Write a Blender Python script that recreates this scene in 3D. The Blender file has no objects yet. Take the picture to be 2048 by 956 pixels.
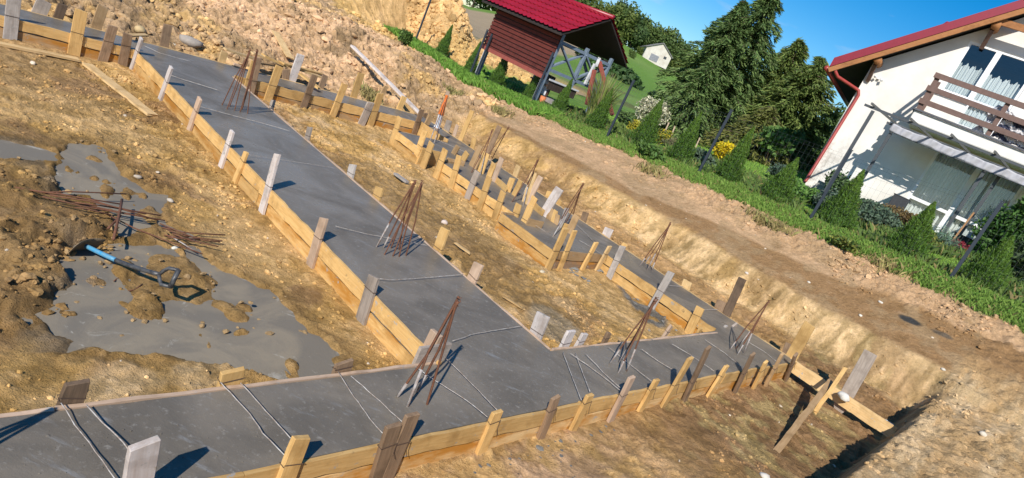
import bpy, math, random
import numpy as np
from mathutils import Vector, Matrix
random.seed(7); RS=np.random.RandomState(11)
R=math.radians
scene=bpy.context.scene; COL=scene.collection
# ---------------------------------------------------------------- survey frame
EYE=np.array([0,0,2.4]); FPX=1290.; PITCH=R(16.1); ROLL=R(24.6)
_fw=np.array([0,math.cos(PITCH),-math.sin(PITCH)]); _up=np.array([0,math.sin(PITCH),math.cos(PITCH)]); _rt=np.array([1.,0,0])
IX=math.cos(ROLL)*_rt+math.sin(ROLL)*_up; IU=math.cos(ROLL)*_up-math.sin(ROLL)*_rt
AS=R(-52); UA=np.array([math.sin(AS),math.cos(AS),0]); VA=np.array([math.cos(AS),-math.sin(AS),0])
SUN_EL=R(38); SUN_AZ=R(-172)
SUNV=np.array([math.sin(SUN_AZ)*math.cos(SUN_EL),math.cos(SUN_AZ)*math.cos(SUN_EL),math.sin(SUN_EL)])
def ray(x,y): return _fw*FPX+IX*(x-1024)-IU*(y-478)
def onz(x,y,z=0.):
    r=ray(x,y); return EYE+r*((z-EYE[2])/r[2])
def onv(x,y,v):
    r=ray(x,y); return EYE+r*(v/(r@VA))
def onu(x,y,u):
    r=ray(x,y); return EYE+r*(u/(r@UA))
def plane(x,y,P,n):
    r=ray(x,y); return EYE+r*(((P-EYE)@n)/(r@n))
def W(u,v,z=0.): return UA*u+VA*v+np.array([0,0,z])
def UVof(p): return p@UA,p@VA
def azr(az,r,z=0): return np.array([math.sin(R(az))*r,math.cos(R(az))*r,z])
def lin(r,g,b):
    f=lambda c:(c/255./12.92) if c/255.<=.04045 else ((c/255.+.055)/1.055)**2.4
    return (f(r),f(g),f(b))
# ---------------------------------------------------------------- noise
def _h(ix,iy,s):
    n=(ix*374761393+iy*668265263+s*974634777)&0xffffffff
    n=((n^(n>>13))*1274126177)&0xffffffff
    return ((n^(n>>16))&0xffff)/65535.
def vnoise(x,y,s=0):
    x=np.asarray(x,float);y=np.asarray(y,float)
    ix=np.floor(x).astype(np.int64);iy=np.floor(y).astype(np.int64);fx=x-ix;fy=y-iy
    fx=fx*fx*fx*(fx*(fx*6-15)+10);fy=fy*fy*fy*(fy*(fy*6-15)+10)
    a=_h(ix,iy,s);b=_h(ix+1,iy,s);c=_h(ix,iy+1,s);d=_h(ix+1,iy+1,s)
    return (a*(1-fx)+b*fx)*(1-fy)+(c*(1-fx)+d*fx)*fy
def fbm(x,y,o=4,s=0,g=.5):
    t=0;a=1;n=0
    ca,sa=math.cos(.6),math.sin(.6)
    for i in range(o):
        t=t+a*(vnoise(x,y,s+i*17)*2-1);n+=a;a*=g;x,y=(ca*x-sa*y)*2.03+3.1,(sa*x+ca*y)*2.03+1.7
    return t/n
def ss(x,a,b):
    t=np.clip((x-a)/(b-a),0,1);return t*t*(3-2*t)
def sdpoly(px,py,poly):
    n=len(poly);d=np.full(px.shape,1e9);ins=np.zeros(px.shape,bool)
    for i in range(n):
        x1,y1=poly[i];x2,y2=poly[(i+1)%n];ex,ey=x2-x1,y2-y1
        t=np.clip(((px-x1)*ex+(py-y1)*ey)/(ex*ex+ey*ey+1e-12),0,1)
        d=np.minimum(d,np.hypot(px-x1-t*ex,py-y1-t*ey))
        if y1!=y2:
            c=((y1>py)!=(y2>py))&(px<(x2-x1)*(py-y1)/(y2-y1)+x1); ins^=c
    return np.where(ins,-d,d)
def uvpoly(pts,z=-.27): return [UVof(onz(x,y,z)) for x,y in pts]
# ---------------------------------------------------------------- ground model
SL1=uvpoly([(135,280),(190,285),(235,320),(245,350),(290,380),(335,388),(310,410),(325,440),(380,470),(400,500),(455,545),(520,572),(575,605),(615,655),(690,700),(705,745),(565,764),(430,728),(350,714),(230,702),(125,706),(140,685),(60,650),(35,622),(100,602),(150,570),(100,520),(140,480),(225,470),(205,420),(190,398),(110,398),(105,360),(120,320)])
SL2=uvpoly([(-60,270),(20,277),(60,285),(128,302),(110,325),(30,318),(-60,310)])
WET1=uvpoly([(610,300),(700,320),(830,380),(960,470),(1050,560),(1110,620),(1200,690),(1130,700),(1040,630),(940,560),(880,500),(760,410),(660,340)])
WATER=uvpoly([(1062,612),(1100,622),(1135,650),(1170,690),(1125,700),(1085,675),(1050,640)])
CEMF=uvpoly([(1225,530),(1300,575),(1340,620),(1330,650),(1290,640),(1240,580),(1215,545)])
def isl(x,y,r,h,z=-.27): u,v=UVof(onz(x,y,z)); return (u,v,r,h)
ISL=[isl(300,468,.10,.07),(isl(345,475,.16,.06)),isl(270,480,.12,.06),isl(470,628,.085,.06),isl(300,560,.24,.036),isl(370,580,.18,.034),isl(390,545,.16,.034),isl(300,600,.04,.03),
     isl(190,318,.07,.06),isl(215,362,.05,.05),isl(185,352,.05,.05),isl(490,665,.05,.05),isl(440,605,.08,.04),isl(350,520,.18,.034),
     isl(330,355,.10,.05),isl(410,565,.12,.05)]
HEAP=[(a,b,c*.8,d*.40) for a,b,c,d in [isl(30,480,.22,.26),isl(90,455,.28,.20),isl(150,465,.2,.16),isl(200,470,.16,.13),isl(20,395,.20,.22),isl(80,380,.16,.15),isl(60,520,.22,.12),isl(100,560,.14,.10),isl(30,600,.2,.12),
      isl(200,430,.12,.08),isl(120,500,.12,.10),isl(10,345,.15,.14),isl(60,360,.12,.10),isl(60,560,.16,.08),isl(190,560,.10,.08),isl(200,497,.10,.10),isl(130,620,.12,.05)]]
ZT=([-8,.2,1.7,3.0,5.2,7,9.5,12.5,15,19],[.9,.60,.50,.44,.44,.37,.34,.25,.3,.4])
ZF=([-8,-2,1.47,4.18,6.92,9.72,12.6,15.5,18.6,26],[2.2,1.88,1.66,1.45,1.28,.99,.79,.60,.47,.5])
ELA=([-60,-25,-12,-9,-4,0,4,7,12,25,60],[-.6,-.2,.4,1.2,2.2,3.2,2.85,2.4,1.6,1.2,1.0])
FENP=[(822,105),(935,160),(1060,212),(1212,277),(1396,347),(1617,443),(1898,560)]
def pitmask(u,v):
    w=.09*fbm(u*1.1,v*1.1,3,5)
    near=ss(u+.5*w,.38,.62); back=1-ss(v+w+.04*np.sin(u*2.1),10.95,11.55); far=1.
    return near,back
def ground(u,v,detail=True):
    u=np.asarray(u,float);v=np.asarray(v,float)
    near,back=pitmask(u,v)
    x=u*UA[0]+v*VA[0];y=u*UA[1]+v*VA[1];r=np.hypot(x,y)+1e-6;az=np.degrees(np.arctan2(x,y))
    # pit floor
    fl=-.27+.0*u
    bank=.16*ss(u,11.25,11.8)+np.clip(u-11.6,0,3.4)*.17+np.clip(u-15,0,8)*.05
    m=np.exp(-(((u-15.3)/1.8)**2+((v-9.2)/2.6)**2))*.42+np.exp(-(((u-13.6)/.9)**2+((v-10.6)/1.1)**2))*.18
    fl=fl+bank+m
    fl=fl+.22*ss(v,9.6,11.0)*(1-.5*ss(u,9,12))+.04*ss(v,4.9,6)*(1-ss(v,6,7.4))
    fl=fl+.10*ss(1.9-u,0,.9)*(1-ss(v,5,7))
    # wall and terrace
    zt=np.interp(u,*ZT);zf=np.interp(u,*ZF)
    k=np.clip((v-11.4)/2.9,0,1)
    up=zt+(zf-zt)*(k**.92)+.05*np.exp(-((v-12.9)/.35)**2)
    gs=np.interp(u,[3,9,14,20],[.125,.11,.06,.03])
    up=up+np.where(v>14.3,(v-14.3)*gs,0)
    z=fl*back+np.maximum(up,fl*1.0)*(1-back)
    # near bank
    zn=np.interp(v,[-6,0,4,7,9,12,16],[.75,.62,.40,.27,.27,.48,1.2])+.10*np.clip(.4-u,0,3)
    zn=np.where(v>11.2,np.maximum(zn,up),zn)
    z=z*near+zn*(1-near)
    # spoil heap behind the fence
    hp=np.exp(-((az+15.5)/5.2)**4)*np.exp(-((r-26.5)/3.0)**2)
    hp=hp*(1.9+.25*fbm(x*.5,y*.5,3,9))*np.clip(1-.0*az,0,1)
    hp=hp*np.maximum(ss(v,15.0,16.8),ss(u,20,22.5))
    hp2=np.exp(-((az+6.6)/2.8)**4)*np.exp(-((r-31)/2.6)**2)*1.25
    # far land
    el=np.interp(az,*ELA);e40=np.interp(az,[-30,-5,10],[-1.6,-1.2,-1.0])
    t=np.clip((np.log(r)-math.log(40))/(math.log(150)-math.log(40)),0,1)
    zfar=2.4+r*np.tan(np.radians(e40+(el-e40)*t));zfar=np.where(r>150,2.4+150*np.tan(np.radians(el))+ (r-150)*.01,zfar)
    b=ss(r,24,42)*(y>0)
    z=z*(1-b)+zfar*b+(hp+hp2)
    # detail
    if detail:
        nearf=1-ss(r,22,45)
        pit=near*back
        rough=.022+.0*u
        rough=rough+.055*ss(u,11.4,12.3)*(1-ss(v,14.0,14.3))*(1-.4*ss(v,4,2))
        rough=rough+.05*(1-near)*ss(v,6,11)*0+.018*(1-near)
        rough=rough+.05*(hp>.08)
        rough=rough+.030*(1-back)*ss(v,12.6,12.9)*(1-ss(v,13.4,13.7))*(u<6.5)
        ter_=(1-back)*near*(u<11.5);rough=rough*(1-.5*ss(v,13.7,14.2));rough=np.where(v<12.6,rough*(1-.75*ter_),rough)
        n1=fbm(x*2.2,y*2.2,5,1);n2=np.abs(fbm(x*4.5,y*4.5,4,2));n3=fbm(x*14,y*14,3,3)
        n4=np.abs(fbm(x*11,y*11,3,7));pt=ss(fbm(x*1.3,y*1.3,3,8),-.25,.25)
        z=z+nearf*(rough*(1.2*n1+1.5*(n2-.3))+.007*n3*(rough/.022)+.022*(n4-.2)*pt*np.minimum(rough/.022,1.6))
        w1=fbm(x*8.5,y*8.5,4,201);w2=fbm(x*19,y*19,3,203)
        z=z+nearf*(.022*ss(w1,.02,.14)+.012*ss(w2,.04,.22)-.010*ss(-w1,.22,.34))*(.25+.75*ss(fbm(x*1.1,y*1.1,3,205),-.35,.2))*np.minimum(rough/.022,2.)
        # crumbled lip and gullies of the wall
        wz=4*back*(1-back)*near
        z=z+wz*(.022*fbm(u*5,v*2,4,12)+.025*fbm(u*1.3,v*1.3,2,13)+.035*np.abs(fbm(u*13,v*4,3,14)))
        z=z+(1-near)*.016*fbm(u*13,v*1.1,3,15)
        bk_=ss(u,11.4,12.4)*(1-ss(v,13.3,14.));z=z+bk_*nearf*(.10*(np.abs(fbm(x*1.9,y*1.9,4,16))-.2)+.05*(.3-np.abs(fbm(x*5.5,y*5.5,3,18))))*ss(fbm(x*.5,y*.5,2,17),-.5,.1)
    # heaps on the left
    hu_=u+.12*fbm(u*4,v*4,4,24);hv_=v+.12*fbm(u*4,v*4,4,26);hs_=0*u
    for (a,c,rr,h) in HEAP:
        d2=((hu_-a)**2+(hv_-c)**2)/(rr*rr)
        hs_=hs_+h*np.exp(-d2**1.6)
    z=z+hs_*(1+.7*fbm(u*6,v*6,4,21)+.5*(np.abs(fbm(u*14,v*9,3,22))-.2))
    # slurry basins
    m=(u>1.5)&(u<9)&(v>-2)&(v<5)
    if np.any(m):
        um=u[m] if u.ndim else u;vm=v[m] if u.ndim else v
        wx=.10*fbm(um*3,vm*3,4,31);wy=.10*fbm(um*3,vm*3,4,37)
        s1=np.minimum(sdpoly(um+wx,vm+wy,SL1),sdpoly(um+wx,vm+wy,SL2))
        k=ss(s1,.04,-.05)
        iu_=um+.07*fbm(um*6,vm*6,4,47);iv_=vm+.07*fbm(um*6,vm*6,4,49)
        h=sum([0*um]+[hh*np.exp(-(((iu_-a)**2+(iv_-c)**2)/(rr*rr))**1.3) for (a,c,rr,hh) in ISL])*(1+.5*fbm(um*9,vm*9,3,45))
        h=h+.05*ss(fbm(um*2.2,vm*4.5,4,46),.26,.5)*(um>3.1)
        heap=sum([0*um]+[hh*np.exp(-(((um-a)**2+(vm-c)**2)/(rr*rr))**1.6) for (a,c,rr,hh) in HEAP])
        zm=z[m] if u.ndim else z
        rim=.012+np.abs(fbm(um*6,vm*6,3,41))*.02
        newz=np.where(k>0,(zm+rim)*(1-k)+(-.305+.01*fbm(um*5,vm*5,3,43)+h+heap*.9)*k,np.maximum(zm,-.272+rim*.4))
        if u.ndim: z=z.copy();z[m]=newz
        else: z=newz
    return z
def gz(u,v): return float(ground(np.array([u]),np.array([v]))[0])
def hit(px,py,lo=2.,hi=400.):
    r=ray(px,py);r=r/np.linalg.norm(r)
    t=np.concatenate([np.arange(lo,32,.03),np.geomspace(32,hi,500)]);P=EYE+r*t[:,None]
    d=P[:,2]-ground(P@UA,P@VA);i=np.argmax(d<0)
    if d[i]>=0: return P[-1]
    f=d[i-1]/(d[i-1]-d[i]);return P[i-1]+(P[i]-P[i-1])*f
def gp(x,y): return np.array([x,y,gz(*UVof(np.array([x,y,0.])))])
# ---------------------------------------------------------------- materials
def newmat(name):
    m=bpy.data.materials.new(name);m.use_nodes=True;nt=m.node_tree
    return m,nt,nt.nodes['Principled BSDF']
def N(nt,t,**k):
    n=nt.nodes.new(t)
    for a,b in k.items():
        if a in n.inputs: n.inputs[a].default_value=b
        else: setattr(n,a,b)
    return n
def mix(nt,a,b,f,blend='MIX'):
    n=nt.nodes.new('ShaderNodeMix');n.data_type='RGBA';n.blend_type=blend
    for s,v in ((0,f),(6,a),(7,b)):
        if isinstance(v,(int,float)): n.inputs[s].default_value=v
        elif isinstance(v,tuple): n.inputs[s].default_value=(*v[:3],1)
        else: nt.links.new(v,n.inputs[s])
    return n.outputs[2]
def ramp(nt,src,a,b):
    n=nt.nodes.new('ShaderNodeMapRange');n.inputs[1].default_value=a;n.inputs[2].default_value=b;nt.links.new(src,n.inputs[0]);return n.outputs[0]
def bump(nt,p,src,st,dist=.01,prev=None):
    b=nt.nodes.new('ShaderNodeBump');b.inputs['Strength'].default_value=st;b.inputs['Distance'].default_value=dist
    nt.links.new(src,b.inputs['Height'])
    if prev is not None: nt.links.new(prev,b.inputs['Normal'])
    nt.links.new(b.outputs[0],p.inputs['Normal']);return b.outputs[0]
MATS={}
def plain(name,c,rough=.7,var=.15,scale=6.,bst=.15,metal=0.,c2=None,spec=.5):
    if name in MATS: return MATS[name]
    m,nt,p=newmat(name);tc=N(nt,'ShaderNodeTexCoord');n=N(nt,'ShaderNodeTexNoise',Scale=scale,Detail=6.,Roughness=.65)
    nt.links.new(tc.outputs['Object'],n.inputs['Vector'])
    d=tuple(x*(1-var*2) for x in c) if c2 is None else c2
    f=ramp(nt,n.outputs[0],.35,.68);o=mix(nt,c,d,f)
    nt.links.new(o,p.inputs['Base Color']);p.inputs['Roughness'].default_value=rough;p.inputs['Metallic'].default_value=metal
    p.inputs['Specular IOR Level'].default_value=spec
    if bst: 
        n2=N(nt,'ShaderNodeTexNoise',Scale=scale*6,Detail=4.);nt.links.new(tc.outputs['Object'],n2.inputs['Vector']);bump(nt,p,n2.outputs[0],bst)
    MATS[name]=m;return m
def wood(name,c,c2,axis='z',stain=None,cem=0.,rough=.75):
    key=name+axis
    if key in MATS: return MATS[key]
    m,nt,p=newmat(key);tc=N(nt,'ShaderNodeTexCoord');mp=N(nt,'ShaderNodeMapping')
    oi=N(nt,'ShaderNodeObjectInfo');ad=N(nt,'ShaderNodeVectorMath',operation='ADD');sc=N(nt,'ShaderNodeVectorMath',operation='SCALE')
    cb=N(nt,'ShaderNodeCombineXYZ');nt.links.new(oi.outputs['Random'],cb.inputs[0]);nt.links.new(oi.outputs['Random'],cb.inputs[1]);nt.links.new(oi.outputs['Random'],cb.inputs[2])
    nt.links.new(cb.outputs[0],sc.inputs[0]);sc.inputs['Scale'].default_value=37.
    nt.links.new(tc.outputs['Object'],ad.inputs[0]);nt.links.new(sc.outputs[0],ad.inputs[1]);nt.links.new(ad.outputs[0],mp.inputs[0])
    s=[1,1,1];s['xyz'.index(axis)]=.07;mp.inputs['Scale'].default_value=s
    n=N(nt,'ShaderNodeTexNoise',Scale=55.,Detail=5.,Roughness=.6,Distortion=.6);nt.links.new(mp.outputs[0],n.inputs['Vector'])
    n2=N(nt,'ShaderNodeTexNoise',Scale=5.,Detail=4.,Roughness=.6);nt.links.new(ad.outputs[0],n2.inputs['Vector'])
    o=mix(nt,c,c2,ramp(nt,n.outputs[0],.38,.72))
    o=mix(nt,o,tuple(x*.72 for x in c2),ramp(nt,n2.outputs[0],.5,.75))
    if stain:
        mp2=N(nt,'ShaderNodeMapping');nt.links.new(ad.outputs[0],mp2.inputs[0]);s2=[1,1,1];s2['xyz'.index(axis)]=.25;mp2.inputs['Scale'].default_value=s2
        n3=N(nt,'ShaderNodeTexNoise',Scale=6.,Detail=5.,Roughness=.65);nt.links.new(mp2.outputs[0],n3.inputs['Vector'])
        o=mix(nt,o,stain,ramp(nt,n3.outputs[0],.44,.60))
    if cem>0:
        n4=N(nt,'ShaderNodeTexNoise',Scale=11.,Detail=6.,Roughness=.7);nt.links.new(ad.outputs[0],n4.inputs['Vector'])
        o=mix(nt,o,(.36,.335,.30),ramp(nt,n4.outputs[0],.66-cem*.3,.72-cem*.3));o=mix(nt,o,(.30,.19,.085),ramp(nt,n4.outputs[0],.36,.28))
    hs=N(nt,'ShaderNodeHueSaturation');nt.links.new(ramp2(nt,oi.outputs['Random'],.78,1.14),hs.inputs['Value']);nt.links.new(o,hs.inputs['Color'])
    nt.links.new(hs.outputs[0],p.inputs['Base Color']);p.inputs['Roughness'].default_value=rough
    p.inputs['Specular IOR Level'].default_value=.25
    bump(nt,p,n.outputs[0],.35,.004)
    MATS[key]=m;return m
def ramp2(nt,src,a,b):
    n=nt.nodes.new('ShaderNodeMapRange');n.inputs[3].default_value=a;n.inputs[4].default_value=b;nt.links.new(src,n.inputs[0]);return n.outputs[0]
def vcol(name,rough=.85,nscale=60.,nvar=.35,bst=.5,bd=.012,spec=.2,wet=False,transl=0.,fine=260.):
    if name in MATS: return MATS[name]
    m,nt,p=newmat(name);at=N(nt,'ShaderNodeAttribute',attribute_name='Col');tc=N(nt,'ShaderNodeTexCoord')
    n=N(nt,'ShaderNodeTexNoise',Scale=nscale,Detail=8.,Roughness=.72);nt.links.new(tc.outputs['Object'],n.inputs['Vector'])
    o=at.outputs['Color']
    if nvar:
        g=nt.nodes.new('ShaderNodeMapRange');g.inputs[1].default_value=.3;g.inputs[2].default_value=.7;g.inputs[3].default_value=1-nvar;g.inputs[4].default_value=1+nvar*.8
        nt.links.new(n.outputs[0],g.inputs[0]);cb=N(nt,'ShaderNodeCombineXYZ')
        for i in range(3): nt.links.new(g.outputs[0],cb.inputs[i])
        o=mix(nt,o,cb.outputs[0],1.,'MULTIPLY')
    if wet:
        for sc_,a_,b_,k_ in((5.,.56,.70,1.32),(3.3,.55,.68,.66),(42.,.60,.70,1.25),(31.,.60,.68,.62)):
            q=N(nt,'ShaderNodeTexNoise',Scale=sc_,Detail=10.,Roughness=.74,Distortion=.3);nt.links.new(tc.outputs['Object'],q.inputs[0])
            hv=N(nt,'ShaderNodeHueSaturation',Value=k_,Saturation=1.08 if k_<1 else .92);nt.links.new(o,hv.inputs['Color']);o=mix(nt,o,hv.outputs[0],ramp(nt,q.outputs[0],a_,b_))
    nt.links.new(o,p.inputs['Base Color'])
    p.inputs['Specular IOR Level'].default_value=spec
    if wet:
        w=N(nt,'ShaderNodeAttribute',attribute_name='Wet')
        r=nt.nodes.new('ShaderNodeMapRange');r.inputs[3].default_value=rough;r.inputs[4].default_value=.42;nt.links.new(w.outputs['Fac'],r.inputs[0]);nt.links.new(r.outputs[0],p.inputs['Roughness'])
    else: p.inputs['Roughness'].default_value=rough
    if bst:
        b=bump(nt,p,n.outputs[0],bst,bd)
        if fine:
            n2=N(nt,'ShaderNodeTexNoise',Scale=fine,Detail=4.);nt.links.new(tc.outputs['Object'],n2.inputs['Vector']);bump(nt,p,n2.outputs[0],bst*.6,bd*.3,b)
    if transl:
        tr=N(nt,'ShaderNodeBsdfTranslucent');nt.links.new(o,tr.inputs['Color']);ms=N(nt,'ShaderNodeMixShader');ms.inputs[0].default_value=transl
        nt.links.new(p.outputs[0],ms.inputs[1]);nt.links.new(tr.outputs[0],ms.inputs[2]);nt.links.new(ms.outputs[0],nt.nodes['Material Output'].inputs[0])
    MATS[name]=m;return m
# wood tones
WD=dict(
 pine=((.66,.42,.165),(.52,.30,.10)), palepine=((.66,.46,.23),(.54,.34,.14)), tan=((.46,.30,.155),(.36,.22,.10)),
 brown=((.29,.19,.115),(.18,.115,.068)), dark=((.17,.112,.070),(.10,.068,.045)), grey=((.42,.345,.28),(.29,.235,.19)),
 white=((.62,.56,.52),(.47,.38,.32)), pink=((.56,.40,.28),(.45,.31,.21)), cem=((.48,.435,.39),(.34,.29,.25)))
def wd(k,axis='z',stain=None,cem=0.): 
    c,c2=WD[k];return wood('wood_'+k+('_st' if stain else '')+('_c' if cem else ''),c,c2,axis,stain,cem)
# ---------------------------------------------------------------- mesh helpers
def tag(o,label,cat,group=None,kind=None):
    if label:o['label']=label
    if cat:o['category']=cat
    if group:o['group']=group
    if kind:o['kind']=kind
    return o
def mesh_np(name,V,F,mat,parent=None,col=None,wet=None,smooth=False,loc=None):
    """F: (n,k) int array of equal-size faces or list of arrays"""
    V=np.asarray(V,np.float32)
    Fs=F if isinstance(F,list) else [F]
    Fs=[np.asarray(f,np.int32) for f in Fs if len(f)]
    me=bpy.data.meshes.new(name);me.vertices.add(len(V));me.vertices.foreach_set('co',V.ravel())
    li=np.concatenate([f.ravel() for f in Fs]);tot=np.concatenate([np.full(len(f),f.shape[1],np.int32) for f in Fs])
    st=np.concatenate([[0],np.cumsum(tot)[:-1]]).astype(np.int32)
    me.loops.add(len(li));me.loops.foreach_set('vertex_index',li);me.polygons.add(len(tot));me.polygons.foreach_set('loop_start',st);me.polygons.foreach_set('loop_total',tot)
    me.polygons.foreach_set('use_smooth',np.full(len(tot),bool(smooth)))
    me.update(calc_edges=True)
    if col is not None:
        a=me.attributes.new('Col','FLOAT_COLOR','POINT');c=np.ones((len(V),4),np.float32);c[:,:3]=col;a.data.foreach_set('color',c.ravel())
    if wet is not None:
        a=me.attributes.new('Wet','FLOAT','POINT');a.data.foreach_set('value',np.asarray(wet,np.float32))
    if mat: me.materials.append(mat)
    o=bpy.data.objects.new(name,me);COL.objects.link(o)
    if loc is not None:o.location=loc
    if parent:o.parent=parent
    return o
class MB:
    def __init__(s): s.v=[];s.f=[]
    def add(s,V,F):
        b=len(s.v);s.v+= [tuple(map(float,x)) for x in V];s.f+=[tuple(i+b for i in f) for f in F]
    def box(s,c,size,ax=None):
        c=np.array(c,float);h=np.array(size,float)/2;ax=np.eye(3) if ax is None else np.array(ax,float)
        V=[c+ax[0]*h[0]*i+ax[1]*h[1]*j+ax[2]*h[2]*k for k in(-1,1) for j in(-1,1) for i in(-1,1)]
        s.add(V,[(0,2,3,1),(4,5,7,6),(0,1,5,4),(2,6,7,3),(0,4,6,2),(1,3,7,5)])
    def beam(s,a,b,w,t,up=(0,0,1)):
        a=np.array(a,float);b=np.array(b,float);d=b-a;L=np.linalg.norm(d);d/=L;up=np.array(up,float)
        x=np.cross(d,up); 
        if np.linalg.norm(x)<1e-4: x=np.cross(d,(0,1,0))
        x/=np.linalg.norm(x);y=np.cross(x,d)
        s.box((a+b)/2,(w,L,t),(x,d,y))
    def tube(s,pts,r,n=6,cap=True,r1=None):
        pts=[np.array(p,float) for p in pts];m=len(pts);b=len(s.v);V=[];F=[]
        prev=None
        for i,p in enumerate(pts):
            d=pts[min(i+1,m-1)]-pts[max(i-1,0)];d=d/(np.linalg.norm(d)+1e-9)
            if prev is None:
                x=np.cross(d,(0,0,1)); 
                if np.linalg.norm(x)<.1:x=np.cross(d,(0,1,0))
            else: x=prev-d*(prev@d)
            x/=np.linalg.norm(x)+1e-9;prev=x;y=np.cross(d,x);rr=r if r1 is None else r+(r1-r)*i/(m-1)
            for k in range(n):
                a=2*math.pi*k/n;V.append(p+x*math.cos(a)*rr+y*math.sin(a)*rr)
        for i in range(m-1):
            for k in range(n):F.append((i*n+k,i*n+(k+1)%n,(i+1)*n+(k+1)%n,(i+1)*n+k))
        if cap:F.append(tuple(range(n))[::-1]);F.append(tuple((m-1)*n+k for k in range(n)))
        s.add(V,F)
    def obj(s,name,mat,parent=None,loc=None,smooth=False,bevel=0.):
        me=bpy.data.meshes.new(name);V=np.array(s.v)
        if loc is not None:V=V-np.array(loc)
        me.from_pydata([tuple(x) for x in V],[],s.f);me.materials.append(mat)
        if smooth:
            for p in me.polygons:p.use_smooth=True
        o=bpy.data.objects.new(name,me);COL.objects.link(o)
        if loc is not None and parent is None:o.location=loc
        if parent:o.parent=parent
        if bevel:
            b=o.modifiers.new('b','BEVEL');b.width=bevel;b.segments=2;b.limit_method='ANGLE'
        return o
def empty(name,loc,label,cat,group=None,rz=0.):
    o=bpy.data.objects.new(name,None);COL.objects.link(o);o.location=[float(a) for a in loc];o.rotation_euler=(0,0,rz);o.empty_display_size=.2
    return tag(o,label,cat,group)
def copytree(o,parent=None):
    c=o.copy();COL.objects.link(c)
    if parent:c.parent=parent
    for ch in list(o.children):copytree(ch,c)
    return c
def relobj(mb,name,mat,root,**k):
    """mb in world coordinates, child of an unrotated empty"""
    V=np.array(mb.v)-np.array(root.location);mb.v=[tuple(x) for x in V];return mb.obj(name,mat,root,**k)
ORD=['first','second','third','fourth','fifth','sixth','seventh','eighth','ninth','tenth','eleventh','twelfth','thirteenth','fourteenth','fifteenth','sixteenth','seventeenth','eighteenth','nineteenth','twentieth','twenty-first','twenty-second','twenty-third','twenty-fourth','twenty-fifth','twenty-sixth','twenty-seventh','twenty-eighth']

#%%GROUND
# ---------------------------------------------------------------- ground sheet
def axis_coords(lo,hi,d,far):
    a=list(np.arange(lo,hi+1e-6,d));s=d;x=a[-1]
    e=x
    while x<far: s*=(1.022 if x<e+12 else 1.09);x+=s;a.append(x)
    s=d;x=a[0];e=x
    while x>-far: s*=(1.03 if x>e-3 else 1.12);x-=s;a.insert(0,x)
    return np.array(a)
Uc=axis_coords(.3,15.5,.0215,700);Vc=axis_coords(.6,13.8,.0215,700)
GU,GV=np.meshgrid(Uc,Vc,indexing='ij')
Z=ground(GU.ravel(),GV.ravel())
u=GU.ravel();v=GV.ravel();X=u*UA[0]+v*VA[0];Y=u*UA[1]+v*VA[1]
C_=lambda r,g,b:np.array([r,g,b])
SAND=C_(.54,.355,.205);DRY=C_(.585,.38,.165);BROWN=C_(.325,.195,.092);CLAY=C_(.51,.315,.112);PALE=C_(.62,.43,.225);BANKC=C_(.43,.290,.165);GRASS=C_(.052,.10,.018)
MEAD=C_(.13,.235,.035);FIELD=C_(.36,.27,.165);YEL=C_(.60,.39,.15);WETC=C_(.30,.19,.078)
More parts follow.
